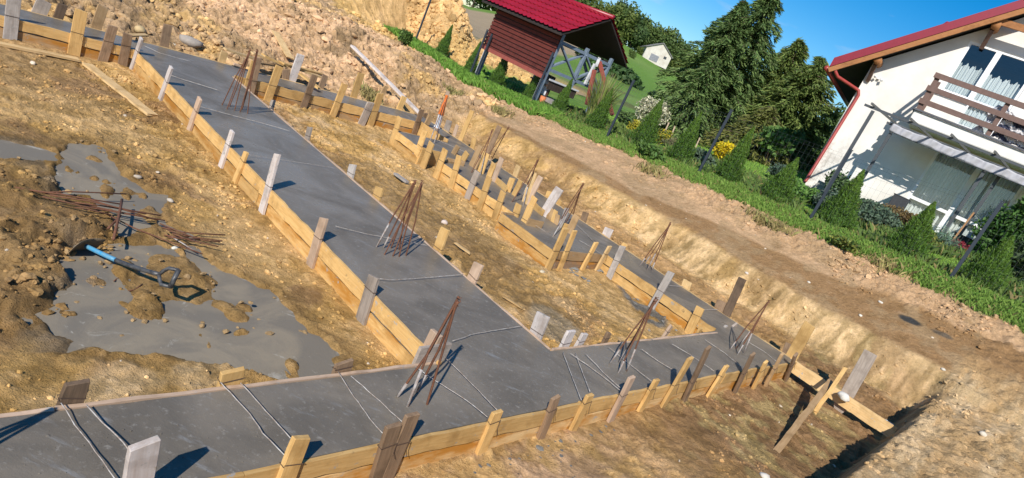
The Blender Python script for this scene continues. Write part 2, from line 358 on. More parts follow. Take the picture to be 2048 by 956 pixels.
def gcolor(u,v,z):
    X=u*UA[0]+v*VA[0];Y=u*UA[1]+v*VA[1];r=np.hypot(X,Y);az=np.degrees(np.arctan2(X,Y))
    near,back=pitmask(u,v);near=near[:,None];back=back[:,None]
    def L(a,b,t):
        t=np.clip(t,0,1)
        if t.ndim==1:t=t[:,None]
        return a*(1-t)+b*t
    n=fbm(X*.9,Y*.9,4,51);n2=fbm(X*3.5,Y*3.5,4,57);n3=fbm(X*.35,Y*.35,3,61)
    one=np.ones((len(u),1))
    c=L(CLAY*one,DRY*one,ss(n+.5*n2,-.15,.35));c=L(c,BROWN*one,ss(-n+.6*n2,.05,.4)*.8)
    # drier crumbly strip beside the main footing, browner far end
    c=L(c,BROWN*one*1.15,ss(u,7.2,9.5)*(1-ss(v,2.6,3.0))*.45)
    # area right of the main strip: wet in the middle
    wx=.25*fbm(u*1.5,v*1.5,3,71);wet=ss(sdpoly(u+wx,v+wx*.7,WET1),.12,-.15)
    c=L(c,WETC*one*1.15,wet*.75)
    wat=ss(sdpoly(u+wx*.4,v+wx*.3,WATER),.05,-.06);c=L(c,C_(.33,.25,.15)*one,wat)
    pr=(u>2.8)&(u<10.3)&(v>4.8)&(v<7.5)
    pt=ss(n2,.1,.35)*pr*(1-wet);c=L(c,PALE*one*.92,pt*.6)
    # beside the back strip: grey-brown trench
    g=ss(v,9.5,9.7)*(1-ss(v,10.7,11.0));c=L(c,BROWN*one*1.15,g*.7)
    cem=ss(sdpoly(u+wx*.6,v+wx*.6,CEMF),.06,-.06)*ss(n2,-.25,0.);c=L(c,C_(.19,.18,.165)*one,cem)
    # foreground outside the formwork
    f=(1-ss(u,2.05,2.15))*1.;c=L(c,L(SAND*one*1.05,DRY*one,ss(n2,-.2,.3)),f*(1-ss(v,4.3,5.6)))
    fr=f*ss(v,4.8,6.2);c=L(c,L(BROWN*one*.92,C_(.40,.29,.13)*one,ss(n2+.4*n,.0,.35)),fr)
    # damp slurry-stained rim around puddle
    m=(u>1.5)&(u<9)&(v>-2)&(v<5);s1=np.full(len(u),9.)
    um,vm=u[m],v[m];s1[m]=np.minimum(sdpoly(um,vm,SL1),sdpoly(um,vm,SL2))
    rim=ss(s1,.28,.0)*(u>2.8);c=L(c,C_(.30,.185,.070)*one,rim*.8)
    lf=rim*ss(-n2,-.1,.3)*(v<1.6)*(u>3.6);c=L(c,C_(.22,.175,.125)*one,lf*.7)
    hp_=sum([0*u]+[np.exp(-(((u-a)**2+(v-c_)**2)/(rr*rr*2.2))) for (a,c_,rr,h_) in HEAP]);c=L(c,C_(.25,.155,.065)*one,np.clip(hp_,0,1)*ss(n2+.2,-.3,.2)*.8)
    pc=ss(.95-np.abs(v-1.55),.2,.6)*ss(u,2.8,2.95)*(1-ss(u,3.25,3.6));c=L(c,PALE*one*1.02,pc*ss(n2+.5*n,-.15,.25))
    wetm=np.clip(wet*.9+wat+rim*.5*ss(n2,-.3,.3),0,1)
    # far bank of spoil
    bk=ss(u,11.3,11.9);bc=L(BANKC*one,DRY*one*.95,ss(n2*.5+n,.0,.4));bc=L(bc,SAND*one*1.12,ss(n3+.35*n,.10,.38));bc=L(bc,C_(.27,.185,.105)*one,ss(-n+.4*n2,.25,.5)*.8)
    c=L(c,bc,bk)
    # pit wall
    w=4*back*(1-back);wc=L(PALE*one*1.04,C_(.40,.275,.13)*one,ss(fbm(u*8,v*2.2,4,87)+.5*n2,-.05,.35))
    wb=ss(v,10.75,11.0)*(1-ss(v,11.45,11.62))*(u<12.5);wb=wb*(1-ss(u+.5*n,5.6,7.6)*.8)*(.45+.55*ss(fbm(u*1.5,v*.8,3,83),-.45,.1))
    c=L(c,wc,wb)
    # terrace: wet brown, then dry crest
    vv=v+.22*n;tb=ss(v+.1*n2,11.45,11.62);tc=L(BROWN*one*1.02,C_(.36,.255,.145)*one,ss(n2,-.1,.4)*.6)
    lim=np.interp(u,[0,3,5,7,10,14],[12.7,12.45,12.2,11.95,11.75,11.5])
    dr=ss(vv-lim,-.06,.10);tc=L(tc,L(SAND*one,BANKC*one,ss(n2+n,-.1,.4)),dr)
    up=(1-back[:,0])*(v>11.2)*(u<14.5)
    c=L(c,tc,tb*(u<15.5)*np.where(u>12.2,ss(v,12.6,13.2),1.))
    dk=ss(.14-np.hypot((u-gs_[0])/1.5,(v-gs_[1])/.8),0,.05);c=L(c,C_(.055,.055,.055)*one,dk)
    dk=ss(.12-np.hypot((u-gs2[0])/1.6,(v-gs2[1])/.7),0,.05);c=L(c,C_(.10,.09,.075)*one,dk*.8)
    # near bank top
    nb=1-near[:,0];sv=fbm(u*7,v*.9,3,91)
    c=L(c,L(C_(.52,.35,.18)*one,C_(.60,.44,.26)*one,ss(sv+.3*n2,-.2,.3)),nb*(v<12.2))
    c=L(c,BROWN*one*.95,nb*ss(v,11.5,12.5)*(1-dr))
    # grass from the verge outwards
    gl=np.interp(u,[-6,20],[13.35,13.35]);gr=ss(v+.35*n2+.1*n,13.62,13.9)*(u<19.3+.5*n2)
    gc=L(GRASS*one,C_(.10,.155,.03)*one,ss(n2,-.2,.4));c=L(c,gc,gr)
    lawn=(v>15.2);c=L(c,L(C_(.11,.21,.030)*one,C_(.17,.26,.05)*one,ss(n,-.1,.4)),ss(v,15,15.4)*(u<19)*1.)
    hp=np.exp(-((az+15.5)/5.2)**4)*np.exp(-((r-26.5)/3.0)**2)+np.exp(-((az+6.6)/2.9)**4)*np.exp(-((r-31)/3.0)**2)*.9
    c=L(c,L(YEL*one,YEL*one*.78,ss(n2,0,.4)),ss(hp+.06*n2,.03,.12))
    out=ss(u,18.6,19.6)*ss(v,12,14);c=L(c,L(YEL*one,SAND*one,.4*np.ones(len(u))),out*(r<30)*ss(hp,0,.02))
    # far land
    fr=ss(r,31,36)*(Y>0)
    mc=L(MEAD*one,C_(.18,.27,.06)*one,ss(fbm(X*.15,Y*.05,4,101),-.2,.4));mc=L(mc,C_(.13,.15,.045)*one,ss(fbm(X*.3,Y*.3,3,103),.15,.4)*(1-ss(r,45,75)))
    e=np.interp(az,[-30,-8,0,1.5,3.5],[34,36,78,88,112]);bf=ss(r-e+4*n,-2,2)*(1-ss(r,128+3*n,132+3*n))*(1-ss(az+.3*n,.9,1.4))
    bf2=(az<-8)*ss(r,31,34);mc=L(mc,FIELD*one,np.clip(bf,0,1))
    c=L(c,mc,fr)
    n5=fbm(X*8.5,Y*8.5,4,201);n6=fbm(X*19,Y*19,3,203);n7=fbm(X*2.1,Y*2.1,5,211)
    soil=(1-gr)*(r<30)
    tm_=1-.65*(ss(v,11.3,11.6)*(u<12));tm_=tm_*(1-.45*nb)
    k=tm_*.85*(.30*(ss(n5,-.12,.16)-.5)+.16*(ss(n6,-.1,.2)-.5)+.26*(ss(n7,-.25,.25)-.5))*soil
    c=c*(1+.10*n2[:,None])*(1+soil[:,None]*np.array([.03,-.005,-.07]))*(1+k)[:,None]*(1+k[:,None]*np.array([-.04,.0,.22]));return np.clip(c,0,1),wetm
gs_=UVof(hit(1820,640));gs2=UVof(hit(1885,668))
col,wet=gcolor(u,v,Z)
nu,nv=len(Uc),len(Vc);idx=np.arange(nu*nv).reshape(nu,nv)
Fq=np.stack([idx[:-1,:-1].ravel(),idx[:-1,1:].ravel(),idx[1:,1:].ravel(),idx[1:,:-1].ravel()],1)
GM=vcol('ground_soil',rough=.93,nscale=20.,nvar=.22,bst=1.,bd=.045,wet=True,fine=110.)
gobj=mesh_np('ground',np.stack([X,Y,Z],1),Fq,GM,col=col,wet=wet,smooth=True)
if gobj.data.polygons[0].normal.z<0: gobj.data.flip_normals()
gobj['kind']='structure'

# slurry sheet
def sheet(name,polys,z,mat,step=.04,marg=.25):
    us=[p[0] for P in polys for p in P];vs=[p[1] for P in polys for p in P]
    A,B=np.meshgrid(np.arange(min(us)-marg,max(us)+marg,step),np.arange(min(vs)-marg,max(vs)+marg,step),indexing='ij')
    d=np.min([sdpoly(A.ravel(),B.ravel(),P) for P in polys],0).reshape(A.shape)
    zg=ground(A.ravel(),B.ravel()).reshape(A.shape)
    k=(d<marg)&(zg<z+.06);id_=-np.ones(A.shape,int);kk=k[:-1,:-1]&k[1:,:-1]&k[:-1,1:]&k[1:,1:]
    us_=np.zeros(A.shape,bool)
    for a in(0,1):
        for b in(0,1): us_[a:A.shape[0]-1+a,b:A.shape[1]-1+b]|=kk
    id_[us_]=np.arange(us_.sum());P=A[us_][:,None]*UA+B[us_][:,None]*VA;P[:,2]=z+.0035*fbm(A[us_]*4,B[us_]*4,4,111)
    i,j=np.nonzero(kk);F=np.stack([id_[i,j],id_[i+1,j],id_[i+1,j+1],id_[i,j+1]],1)
    o=mesh_np(name,P,F,mat,smooth=True)
    if o.data.polygons[0].normal.z<0:o.data.flip_normals()
    return o
m,nt,p=newmat('slurry');tc=N(nt,'ShaderNodeTexCoord')
n1=N(nt,'ShaderNodeTexNoise',Scale=1.6,Detail=7.,Roughness=.6,Distortion=1.2);nt.links.new(tc.outputs['Object'],n1.inputs[0])
n2=N(nt,'ShaderNodeTexNoise',Scale=30.,Detail=6.,Roughness=.7);nt.links.new(tc.outputs['Object'],n2.inputs[0])
o_=mix(nt,(.26,.216,.155),(.185,.160,.125),ramp(nt,n1.outputs[0],.40,.56));n0=N(nt,'ShaderNodeTexNoise',Scale=3.4,Detail=9.,Roughness=.7,Distortion=1.5);nt.links.new(tc.outputs['Object'],n0.inputs[0]);o_=mix(nt,o_,(.34,.235,.11),ramp(nt,n0.outputs[0],.62,.74));o_=mix(nt,o_,(.40,.37,.31),ramp(nt,n0.outputs[0],.40,.30));o_=mix(nt,o_,(.34,.33,.30),ramp(nt,n2.outputs[0],.68,.80))
nt.links.new(o_,p.inputs['Base Color']);nt.links.new(ramp2(nt,n1.outputs[0],.5,.85),p.inputs['Roughness']);p.inputs['Specular IOR Level'].default_value=.25;bump(nt,p,n2.outputs[0],.35,.008)
so=sheet('cement_slurry',[SL1,SL2],-.283,m);tag(so,None,None,kind='structure');so.name='puddle'

#%%CLODS
# ---------------------------------------------------------------- clods and pebbles
def ico(sub):
    import bmesh
    bm=bmesh.new();bmesh.ops.create_icosphere(bm,subdivisions=sub,radius=1);V=np.array([x.co[:] for x in bm.verts]);F=np.array([[q.index for q in f.verts] for f in bm.faces]);bm.free();return V,F
IC1=ico(1);IC2=ico(2);IC3=ico(3)
def scatter(name,label,pu,pv,size,mat,base=IC1,sink=.35,colmul=1.,flat=.6,rng=RS,jit=.32,col_fixed=None):
    if base is not IC3 and len(pu)>50:
        cap={2:.030}.get(0,None);size=np.minimum(size,np.percentile(size,99.3));big=size>.030
        if big.any() and (~big).any() and not name.endswith('_'):
            base=IC3 if big.mean()>.5 else IC2
    V0,F0=base;n=len(pu);m=len(V0);pz=ground(pu,pv)
    S=size[:,None,None]*np.stack([rng.uniform(.7,1.3,(n,1)),rng.uniform(.7,1.3,(n,1)),rng.uniform(.45,.95,(n,1))*flat/.6],2)
    jj=jit if base is IC1 else jit*.45
    J=1+jj*rng.uniform(-1,1,(n,m,1));ph=rng.uniform(0,6.28,(n,3,3));fr_=rng.uniform(1.3,3.2,(n,3,3))
    if base is not IC1:
        for q_ in range(3): J=J+.16*np.sin(np.einsum('mk,nk->nm',V0,fr_[:,q_])+ph[:,q_,:1])[:,:,None]
    V=V0[None]*J*S;a=rng.uniform(0,6.28,n);ca,sa=np.cos(a)[:,None],np.sin(a)[:,None]
    x=V[:,:,0]*ca-V[:,:,1]*sa;y=V[:,:,0]*sa+V[:,:,1]*ca;z=V[:,:,2]
    c=np.stack([pu[:,None]*UA[0]+pv[:,None]*VA[0]+x,pu[:,None]*UA[1]+pv[:,None]*VA[1]+y,(pz+size*(.5-sink)*.8)[:,None]+z],2)
    F=(F0[None]+(np.arange(n)*m)[:,None,None]).reshape(-1,F0.shape[1])
    if col_fixed is None: cc,_=gcolor(pu,pv,pz)
    else: cc=np.ones((n,1))*np.array(col_fixed)
    cc=cc*rng.uniform(.82,1.22,(n,1))*colmul;cc=np.repeat(cc,m,0)
    o=mesh_np(name,c.reshape(-1,3),F,mat,col=np.clip(cc,0,1),wet=np.zeros(n*m),smooth=False)
    return tag(o,label,'soil',kind='stuff')
def samp(n,ur,vr,dens=None):
    a=RS.uniform(*ur,n);b=RS.uniform(*vr,n)
    if dens is not None:
        k=RS.uniform(0,1,n)<dens(a,b);a,b=a[k],b[k]
    return a,b
CM=vcol('clod_soil',rough=.95,nscale=45.,nvar=.25,bst=.8,bd=.012,wet=False,fine=160.)
cl=lambda a,b,s=3.:ss(fbm(a*s*.5,b*s*.5,3,131),-.1,.4)
notconc=lambda a,b:~(((b>3.36)&(b<4.84)&(a<11.2))|((a>2.05)&(a<2.85))|((a>10.2)&(a<11.2)&(b<9.6))|((b>7.0)&(b<9.55)&(a>2)&(a<11.2)))
notslur=lambda a,b:(np.minimum(sdpoly(a,b,SL1),sdpoly(a,b,SL2))>.12)
parts=[]
a,b=samp(15000,(2.9,10.2),(.2,3.36),lambda a,b:(.15+.85*cl(a,b,5))*(.2+.8*ss(b,1.6,2.7))*notslur(a,b));s=np.minimum(RS.gamma(1.3,.0055,len(a))+.004,.030)
scatter('soil_clods','crumbs of dug clay scattered left of the wide footing',a,b,s,CM)
a,b=samp(8000,(2.85,10.2),(4.86,7.3),lambda a,b:(.05+.95*cl(a,b,4))*(1-ss(sdpoly(a,b,WET1),.1,-.1)*.85));s=np.minimum(RS.gamma(1.3,.0055,len(a))+.004,.028)
scatter('soil_clods','crumbs of yellow clay between the two long footings',a,b,s,CM)
a,b=samp(13000,(11.4,20),(-1,14.),lambda a,b:(.25+.75*cl(a,b,2))*(1-ss(b,13,13.6)*(a<19)));s=np.minimum(RS.gamma(1.1,.022,len(a))+.012,.13)
scatter('soil_clods','lumps of dug brown soil heaped beyond the far footing',a,b,s,CM,base=IC2,jit=.30,flat=.62,sink=.58)
a,b=samp(3000,(.5,2.0),(2.,10.6),lambda a,b:cl(a,b,5)*ss(b,3.6,6));s=np.minimum(RS.gamma(1.3,.0055,len(a))+.004,.028)
scatter('soil_clods','crumbs of clay on the pit floor in front of the near formwork',a,b,s,CM)
a,b=samp(3500,(0,12),(9.6,11.4),lambda a,b:cl(a,b,5)*.8);s=np.minimum(RS.gamma(1.1,.009,len(a))+.006,.04)
scatter('soil_clods','crumbs fallen at the foot of the pit wall',a,b,s,CM)
a,b=samp(5200,(-1.5,12),(12.4,13.9),lambda a,b:cl(a,b,2.2)*(.35+.65*(a<5)));s=np.minimum(RS.gamma(1.1,.012,len(a))+.008,.055)
scatter('soil_clods','crumbled soil along the grass verge',a,b,s,CM,base=IC1)
a,b=samp(1500,(-1.6,.42),(4.5,12.5),lambda a,b:cl(a,b,4)*.9);s=RS.gamma(1.1,.007,len(a))+.005
scatter('soil_clods','crumbs on top of the near earth bank',a,b,s,CM)
a=[];b=[]
for k in range(5200):
    az=RS.uniform(-23,-4);r=RS.uniform(22.5,28);p=azr(az,r);q=UVof(p);a.append(q[0]);b.append(q[1])
a=np.array(a);b=np.array(b);k=~((b<13.9)&(a<19.))&(b>15.2);a,b=a[k],b[k];s=np.minimum(RS.gamma(1.3,.032,len(a))+.02,.14)
scatter('soil_clods','lumps on the yellow spoil heap behind the fence',a,b,s,CM,base=IC2,flat=.8,sink=.5,jit=.3)
# left heaps
a=[];b=[];s=[]
for (hu,hv,rr,h) in HEAP:
    for k in range(13):
        a.append(hu+RS.normal()*rr*.7);b.append(hv+RS.normal()*rr*.7);s.append(RS.gamma(1.3,.008)+.005)
scatter('soil_clods','broken clay lumps on the muddy heap at the left edge',np.array(a),np.array(b),np.minimum(np.array(s),.035),CM,base=IC2,jit=.38)
a,b=samp(220,(0.6,14),(.5,13.4),lambda a,b:notconc(a,b)*notslur(a,b));s=RS.gamma(1.3,.005,len(a))+.005
scatter('pebbles','pale pebbles strewn over the clay',a,b,s,CM,sink=.3,colmul=1.,col_fixed=(.55,.46,.35),jit=.15)
a,b=samp(420,(1.4,2.02),(2.2,5.2),lambda a,b:np.exp(-(2.05-a)*6.)*(.3+.7*cl(a,b,6)));s=RS.gamma(1.2,.008,len(a))+.004
scatter('mortar_splash','grey mortar splashes on the sand outside the near formwork',a,b,s,CM,flat=.16,sink=.3,col_fixed=(.17,.165,.15),jit=.3)
a,b=samp(500,(3.2,5.2),(7.6,8.5),lambda a,b:cl(a,b,6)*.7);s=RS.gamma(1.2,.010,len(a))+.005
scatter('mortar_splash','grey mortar lumps spilled inside the back footing',a,b,s,CM,flat=.3,sink=.3,col_fixed=(.22,.21,.19),jit=.3)
a,b=samp(2600,(2.85,8.),(-.5,3.4),lambda a,b:(np.minimum(sdpoly(a,b,SL1),sdpoly(a,b,SL2))<.02)*(np.minimum(sdpoly(a,b,SL1),sdpoly(a,b,SL2))>-.5)*ss(fbm(a*2.3,b*2.3,3,161),.0,.3));s=np.minimum(RS.gamma(1.2,.006,len(a))+.005,.026)
scatter('mud_crumbs','small mud crumbs lying in the grey slurry',a,b,s,CM,flat=.55,sink=-.9,col_fixed=(.34,.225,.11),jit=.35)
# single pale stones
ST=[(1685,795,.085,'large white lump of hardened foam lying against the loose board',(.72,.69,.62)),(1886,740,.035,'white stone on the brown terrace near the pit corner',(.62,.56,.46)),(888,446,.052,'flat pale stone behind a pine stake right of the wide footing',(.62,.50,.42)),
 (597,268+40,.05,'pinkish stone on the clay between the footings',(.6,.45,.36)),(340,402,.030,'white stone left of the wide footing near the steel bars',(.50,.43,.34)),(350,497,.026,'pale stone beside the shovel grip',(.7,.66,.55)),(275,355,.032,'pale flat stone at the edge of the slurry',(.46,.38,.29)),
 (1720,632,.035,'pale stone on the terrace above the wall',(.72,.64,.52)),(1493,547,.035,'pinkish white stone on the brown slope above the dark stake',(.72,.64,.55)),(1617,565,.03,'small pale stone on the brown slope right of the pinkish one',(.72,.66,.55)),
 (380,88,.17,'big grey rock just beyond the far footing',(.36,.31,.26)),(1084,545,.04,'pale lump by the notched formwork',(.6,.5,.34)),(1760,605,.035,'white pebble pair near the dark ash patch',(.74,.68,.58)),(1966,870,.05,'pale stone on the near earth bank',(.62,.54,.42)),(1528,955,.05,'white stone at the bottom edge of the pit floor',(.65,.6,.52)),(280,62,.10,'yellow rock on the bank behind the far stakes',(.55,.40,.2))]
V0,F0=IC2
for i,(x,y,s,lab,c) in enumerate(ST):
    P=hit(x,y) if i else onv(x,y,9.40);rg=np.random.RandomState(i+5);J=1+.16*rg.uniform(-1,1,(len(V0),1))+.1*np.sin(V0[:,:1]*3+i)
    V=V0*J*s*np.array([1.15,.85,.6]);mt=plain('stone%d'%i,c,rough=.8,var=.12,scale=14,bst=.3)
    o=mesh_np('stone',V,F0,mt,smooth=True,loc=tuple(P+np.array([0,0,s*.25])));o.rotation_euler=(0,0,rg.uniform(0,6));tag(o,lab,'stone')
bpy.data.objects['stone']['category']='foam lump';bpy.data.objects['stone'].name='foam_lump'

#%%CONCRETE
# ---------------------------------------------------------------- concrete footing
NL=([-3,1.4,4.2,7.36,9.5],[2.20,2.175,2.125,2.035,1.93]);nearl=lambda v:np.interp(v,*NL)
DL=([-2,3.4,4.8,8.8,9.5],[10.485,10.46,10.36,10.33,10.33]);farl=lambda v:np.interp(v,*DL)
RECT=[(10.36,11.12,-1.,9.45),(2.78,10.36,3.42,4.78),(2.13,2.78,-2.8,9.45),(2.78,4.86,8.54,9.45),(4.86,6.0,7.19,9.45),(6.0,8.0,7.53,9.45),(8.0,8.5,7.9,9.45),(8.5,9.35,7.48,9.45),(9.35,10.36,8.8,9.45)]
us=sorted(set([q for r in RECT for q in r[:2]]));vs=sorted(set([q for r in RECT for q in r[2:]]))
def dens(a,st):
    o=[]
    for i in range(len(a)-1):
        n=max(1,int(round((a[i+1]-a[i])/st)));o+=list(np.linspace(a[i],a[i+1],n,endpoint=False))
    return np.array(o+[a[-1]])
uu=dens(us,.06);vv=dens(vs,.06);A,B=np.meshgrid(uu,vv,indexing='ij')
cu=(uu[:-1]+uu[1:])/2;cv=(vv[:-1]+vv[1:])/2;CU,CV=np.meshgrid(cu,cv,indexing='ij')
ins=np.zeros(CU.shape,bool)
for r in RECT: ins|=(CU>r[0])&(CU<r[1])&(CV>r[2])&(CV<r[3])
used=np.zeros(A.shape,bool)
for a in(0,1):
    for b in(0,1):used[a:A.shape[0]-1+a,b:A.shape[1]-1+b]|=ins
idt=-np.ones(A.shape,int);idt[used]=np.arange(used.sum());nt_=used.sum()
au=A[used].copy();bv_=B[used]
k_=au<2.78;au[k_]=2.78-(2.78-au[k_])/(2.78-2.13)*(2.78-nearl(bv_[k_]))
k_=(au>10.3)&(au<10.6);au[k_]+=(farl(bv_[k_])-10.36)*np.clip((10.6-au[k_])/.24,0,1)
P=au[:,None]*UA+bv_[:,None]*VA
zz=.003*fbm(A[used]*2,B[used]*2,3,141)+.003*fbm(A[used]*12,B[used]*12,3,143)*(B[used]<3.2)-.001
P[:,2]=zz;P2=P.copy();P2[:,2]=-.34
i,j=np.nonzero(ins);F=[np.stack([idt[i,j],idt[i,j+1],idt[i+1,j+1],idt[i+1,j]],1)]
def wallf(mask,a0,b0,a1,b1):
    i,j=np.nonzero(mask);p=idt[i+a0,j+b0];q=idt[i+a1,j+b1];F.append(np.stack([p,q,q+nt_,p+nt_],1))
pad=np.pad(ins,1);
wallf(ins&~pad[:-2,1:-1],0,0,0,1);wallf(ins&~pad[2:,1:-1],1,1,1,0);wallf(ins&~pad[1:-1,:-2],1,0,0,0);wallf(ins&~pad[1:-1,2:],0,1,1,1)
m,nt,p=newmat('fresh_concrete');tc=N(nt,'ShaderNodeTexCoord')
n1=N(nt,'ShaderNodeTexNoise',Scale=1.3,Detail=6.,Roughness=.6,Distortion=.8);n2=N(nt,'ShaderNodeTexNoise',Scale=22.,Detail=8.,Roughness=.7);n3=N(nt,'ShaderNodeTexNoise',Scale=130.,Detail=3.)
for q in(n1,n2,n3):nt.links.new(tc.outputs['Object'],q.inputs[0])
mpx=N(nt,'ShaderNodeMapping');mpx.inputs['Rotation'].default_value=(0,0,R(-52+90));mpx.inputs['Scale'].default_value=(1,5,1);nt.links.new(tc.outputs['Object'],mpx.inputs[0])
n4=N(nt,'ShaderNodeTexNoise',Scale=3.,Detail=6.,Roughness=.7);nt.links.new(mpx.outputs[0],n4.inputs[0])
o_=mix(nt,(.210,.178,.138),(.136,.117,.093),ramp(nt,n1.outputs[0],.36,.62));o_=mix(nt,o_,(.29,.265,.23),ramp(nt,n2.outputs[0],.56,.74));o_=mix(nt,o_,(.225,.217,.205),ramp(nt,n4.outputs[0],.58,.72))
nt.links.new(o_,p.inputs['Base Color']);nt.links.new(ramp2(nt,ramp(nt,n1.outputs[0],.35,.65),.27,.5),p.inputs['Roughness'])
p.inputs['Specular IOR Level'].default_value=.2
b=bump(nt,p,n2.outputs[0],.34,.008);b=bump(nt,p,n3.outputs[0],.25,.003,b);b=bump(nt,p,n4.outputs[0],.25,.008,b)
co=mesh_np('concrete_footing',np.concatenate([P,P2]),F,m,smooth=False)
tag(co,'freshly poured grey concrete strip footing filling the timber formwork','footing')
# rough near-left trowel lumps
a=RS.uniform(2.2,2.72,900);b=RS.uniform(.3,4.2,900)
V0,F0=IC1;n=len(a);k=len(V0);sz=RS.gamma(1.5,.0007,n)+.0006
V=(V0[None]*sz[:,None,None]*np.array([1.6,1.6,.7]))+(a[:,None]*UA+b[:,None]*VA)[:,None,:]
o=mesh_np('mortar_crumbs',V.reshape(-1,3),(F0[None]+(np.arange(n)*k)[:,None,None]).reshape(-1,3),m,parent=co);o['kind']='stuff'

#%%FORM
# ---------------------------------------------------------------- formwork boards
BST=(.42,.185,.032)
def board(p0,p1,z0,z1,th,mk,label,seg=.12,name='formwork_board',group='formwork boards along the footing',wob=.004,stain=None,cat='board'):
    a=W(*p0);b=W(*p1);d=b-a;L=np.linalg.norm(d);d/=L;nrm=np.cross(d,(0,0,1));n=max(2,int(L/seg))
    rg=np.random.RandomState(int(abs(p0[0]*131+p1[1]*977+z0*313))%99991);V=[];F=[]
    wt=rg.normal(0,wob,n+1);wn=np.cumsum(rg.normal(0,.0012,n+1));wb=rg.normal(0,wob,n+1)
    for i in range(n+1):
        x=L*i/n
        for (yy,zz) in((-th/2,z0),(th/2,z0),(th/2,z1),(-th/2,z1)):
            V.append((x,yy+wn[i],zz+(wt[i] if zz==z1 else wb[i])))
    for i in range(n):
        for k in range(4):F.append((i*4+k,i*4+(k+1)%4,(i+1)*4+(k+1)%4,(i+1)*4+k))
    F.append((3,2,1,0));F.append((n*4,n*4+1,n*4+2,n*4+3))
    o=mesh_np(name,V,[np.array([f for f in F])],wd(mk,'x',stain,cem=.15))
    o.matrix_world=Matrix(((d[0],nrm[0],0,a[0]),(d[1],nrm[1],0,a[1]),(0,0,1,0),(0,0,0,1)))
    return tag(o,label,cat,group)
def pair(p0,p1,mk,lab,low='pine',split=(1,),th=.026,hi=.004,st=True):
    p0=np.array(p0);p1=np.array(p1);cuts=[0]+list(split)
    for i in range(len(cuts)-1):
        a=p0+(p1-p0)*(cuts[i]+.0005);b=p0+(p1-p0)*(cuts[i+1]-.0005);w=('near half, ','far half, ')[i] if len(cuts)==3 else ('near third, ','middle third, ','far third, ')[i] if len(cuts)==4 else ''
        board(a,b,-.128,hi,th,mk,'upper pine board, '+w+lab)
        board(a,b,-.30,-.147,th-.010,low,'lower orange-stained board, '+w+lab,stain=BST if st else None)
pair((2.79,3.405),(10.42,3.395),'pine','left side of the wide footing',split=(.42,1))
pair((2.80,4.797),(10.34,4.797),'pink','right side of the wide footing',split=(.5,1))
for v0_,v1_,nm_ in((-2.8,1.6,'left end of the near side of the cross footing'),(1.6,4.4,'near side of the cross footing by the front cone'),(4.4,7.2,'near side of the cross footing, middle of right half'),(7.2,9.44,'near side of the cross footing, right end')):
    pair((nearl(v0_)-.0145,v0_),(nearl(v1_)-.0145,v1_),'pine',nm_,low='palepine')
pair((2.797,-2.7),(2.797,3.37),'pink','far side of the cross footing, left of wide one',split=(.6,1))
pair((2.797,4.83),(2.75,8.50),'pink','far side of the cross footing, right of wide one',split=(1,))
pair((10.466,-.8),(10.446,3.38),'pine','front of the far footing, left of wide one',low='tan',split=(.6,1))
pair((10.346,4.83),(10.317,8.76),'pine','front of the far footing, right of wide one',low='tan',split=(.5,1),hi=.03)
pair((11.14,-.8),(11.14,9.46),'palepine','the back of the far footing',split=(.5,1),low='tan')
pair((2.02,9.475),(11.0,9.475),'palepine','the outer side of the back footing',split=(.35,.7,1))
pair((2.81,8.515),(4.83,8.515),'pine','the inner side of the narrow back footing')
pair((4.845,8.50),(4.845,7.20),'tan','the notch in the back footing facing the viewer',low='brown')
pair((4.84,7.172),(5.98,7.172),'pine','the widened pad nearest the notch')
pair((6.0,7.505),(8.0,7.505),'pine','the middle widened pad')
board((5.985,7.18),(5.985,7.50),-.28,.03,.026,'tan','short cross board closing the step between two pads')
board((8.02,7.52),(8.02,7.88),-.28,.03,.026,'tan','short cross board at the far end of the middle pad')
board((8.485,7.46),(8.485,7.89),-.28,.03,.026,'pine','short cross board at the near end of the farthest pad')
pair((8.5,7.455),(9.36,7.455),'pine','the farthest pad beside the back footing')
board((9.375,7.46),(9.375,8.78),-.28,.004,.026,'tan','board on the far side of the farthest pad')
board((9.375,8.785),(10.33,8.785),-.28,.06,.026,'pine','short orange board linking the farthest pad to the far footing')
def pxb(a,b,z0,z1,mk,lab):
    P=UVof(onz(*a,z1));Q=UVof(onz(*b,z1));board(P,Q,z0,z1,.025,mk,lab,name='divider_board',group='divider boards standing in the pads')
pxb((990,350),(1015,373),-.02,.10,'pine','divider board with a whitewashed end in the middle of the stepped pads')
pxb((1070,405),(1089,421),-.02,.10,'pine','small divider board behind the big whitewashed plank')
pxb((1058,437),(1088,444),-.02,.11,'tan','dark divider board across the pad below the big whitewashed plank')
pxb((1143,450),(1128,446),-.02,.10,'pine','divider piece by the cone of bars in the nearest pad')
pxb((896,315),(930,324),-.02,.08,'tan','divider board at the far middle pad')
